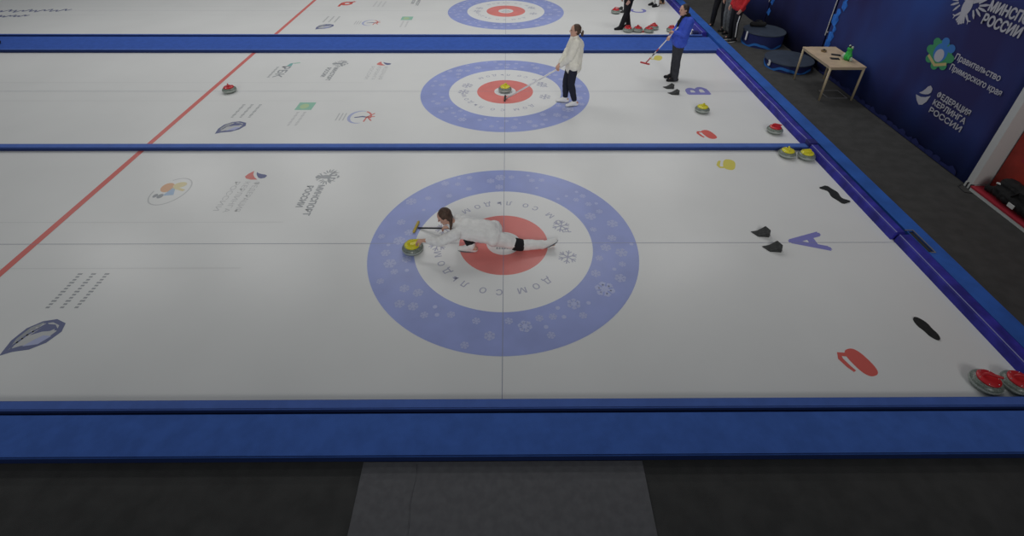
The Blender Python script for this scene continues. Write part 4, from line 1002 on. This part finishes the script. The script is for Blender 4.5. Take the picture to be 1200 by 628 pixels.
A0 = V(-1.25, 0.33, 0.0); ga = root + J['wrr'] + V(-0.075, 0.008, -0.03); dd = (ga - A0).normalized()
broom('dark curling broom with a yellow head lying beside the sliding player in white', A0, ga + dd * 0.27, M['broomblack'], M['broomyellow'], 0.0125, V(0.15, 1, 0), 0.11, cap=M['broomyellow'])

# people of whom only the legs or feet reach into the picture
J, P, F, L = standing(190, 1.66, pelvis=(-.02, 0, .90), knl=(.03, .07, .48), knr=(-.02, -.10, .48), anl=(.16, .06, .085), anr=(-.13, -.10, .085), tol=(.31, .06, .03), tor=(.02, -.12, .03))
person('person in black leggings standing among the red stones beyond the walkway', V(3.45, 9.28, 0), J, [('top', 'jacket', M['blackcloth'], 0.02, (V(0, 0, 0.86), V(0, 0, -1)), 0.01), ('legs', 'leggings', M['blackcloth'], 0.022, 0.1), ('shoes', M['blackcloth'], M['black'])], {'m': M['hair']}, 0.012)
J, P, F, L = standing(200, 1.66)
person('person in white trousers and black shoes at the top edge of the farthest sheet', V(4.86, 11.62, 0), J, [('top', 'jacket', M['whitecloth'], 0.02, (V(0, 0, 0.82), V(0, 0, -1)), 0.01), ('legs', 'trousers', M['whitecloth'], 0.014, 0.1), ('shoes', M['blackcloth'], M['black'])], {'m': M['hair']}, 0.012)
J, P, F, L = standing(170, 1.70)
person('person in dark trousers and tan boots at the top edge, beside the back board', V(5.16, 11.95, 0), J, [('top', 'jacket', M['bluecloth'], 0.03, (V(0, 0, 0.80), V(0, 0, -1)), 0.01), ('legs', 'trousers', M['blackcloth'], 0.014, 0.1), ('shoes', M['tan'], M['black'])], {'m': M['hairdark']}, 0.012)
J, P, F, L = standing(235, 1.78, knl=(.05, .12, .48), knr=(.0, -.12, .48), anl=(.02, .17, .085), anr=(-.06, -.14, .085), tol=(.17, .20, .03), tor=(.09, -.16, .03))
person('person in straight black trousers standing behind the board, left of the grey trousers', V(6.16, 9.48, -0.02), J, [('top', 'jacket', M['blackcloth'], 0.035, (V(0, 0, 0.95), V(0, 0, -1)), 0.01), ('legs', 'trousers', M['blackcloth'], 0.02, 0.1), ('shoes', M['blackcloth'], M['solegrey'])], {'m': M['hairdark']}, 0.012)
J, P, F, L = standing(188, 1.74)
person('person in grey trousers standing behind the red jacket', V(6.24, 8.98, -0.02), J, [('top', 'jacket', M['greycloth'], 0.03, (V(0, 0, 0.80), V(0, 0, -1)), 0.01), ('legs', 'trousers', M['greycloth'], 0.022, 0.1), ('shoes', M['blackcloth'], M['black'])], {'m': M['hairdark']}, 0.012)
J, P, F, L = standing(192, 1.74, anl=(-.03, .10, .085), anr=(-.04, -.11, .085))
person('person in a red jacket and white striped black trousers beside the podium', V(6.17, 8.34, -0.02), J,
       [('top', 'jacket', M['redcloth'], 0.030, (V(0, 0, 0.74), V(0, 0, -1)), 0.012), ('legs', 'trousers', M['blackcloth'], 0.014, 0.0), ('shoes', M['blackcloth'], M['shoewhite']),
        ('blob', 'trouser_stripe', M['whitecloth'], [(J['hil'].lerp(J['knl'], 0.5) + L * 0.092 + F * 0.02, J['knl'] + L * 0.080 + F * 0.02, 0.014, 0.014), (J['knl'] + L * 0.080 + F * 0.02, J['anl'].lerp(J['knl'], 0.15) + L * 0.060 + F * 0.02, 0.014, 0.012)], 0.007)], {'m': M['hairdark']}, 0.012)
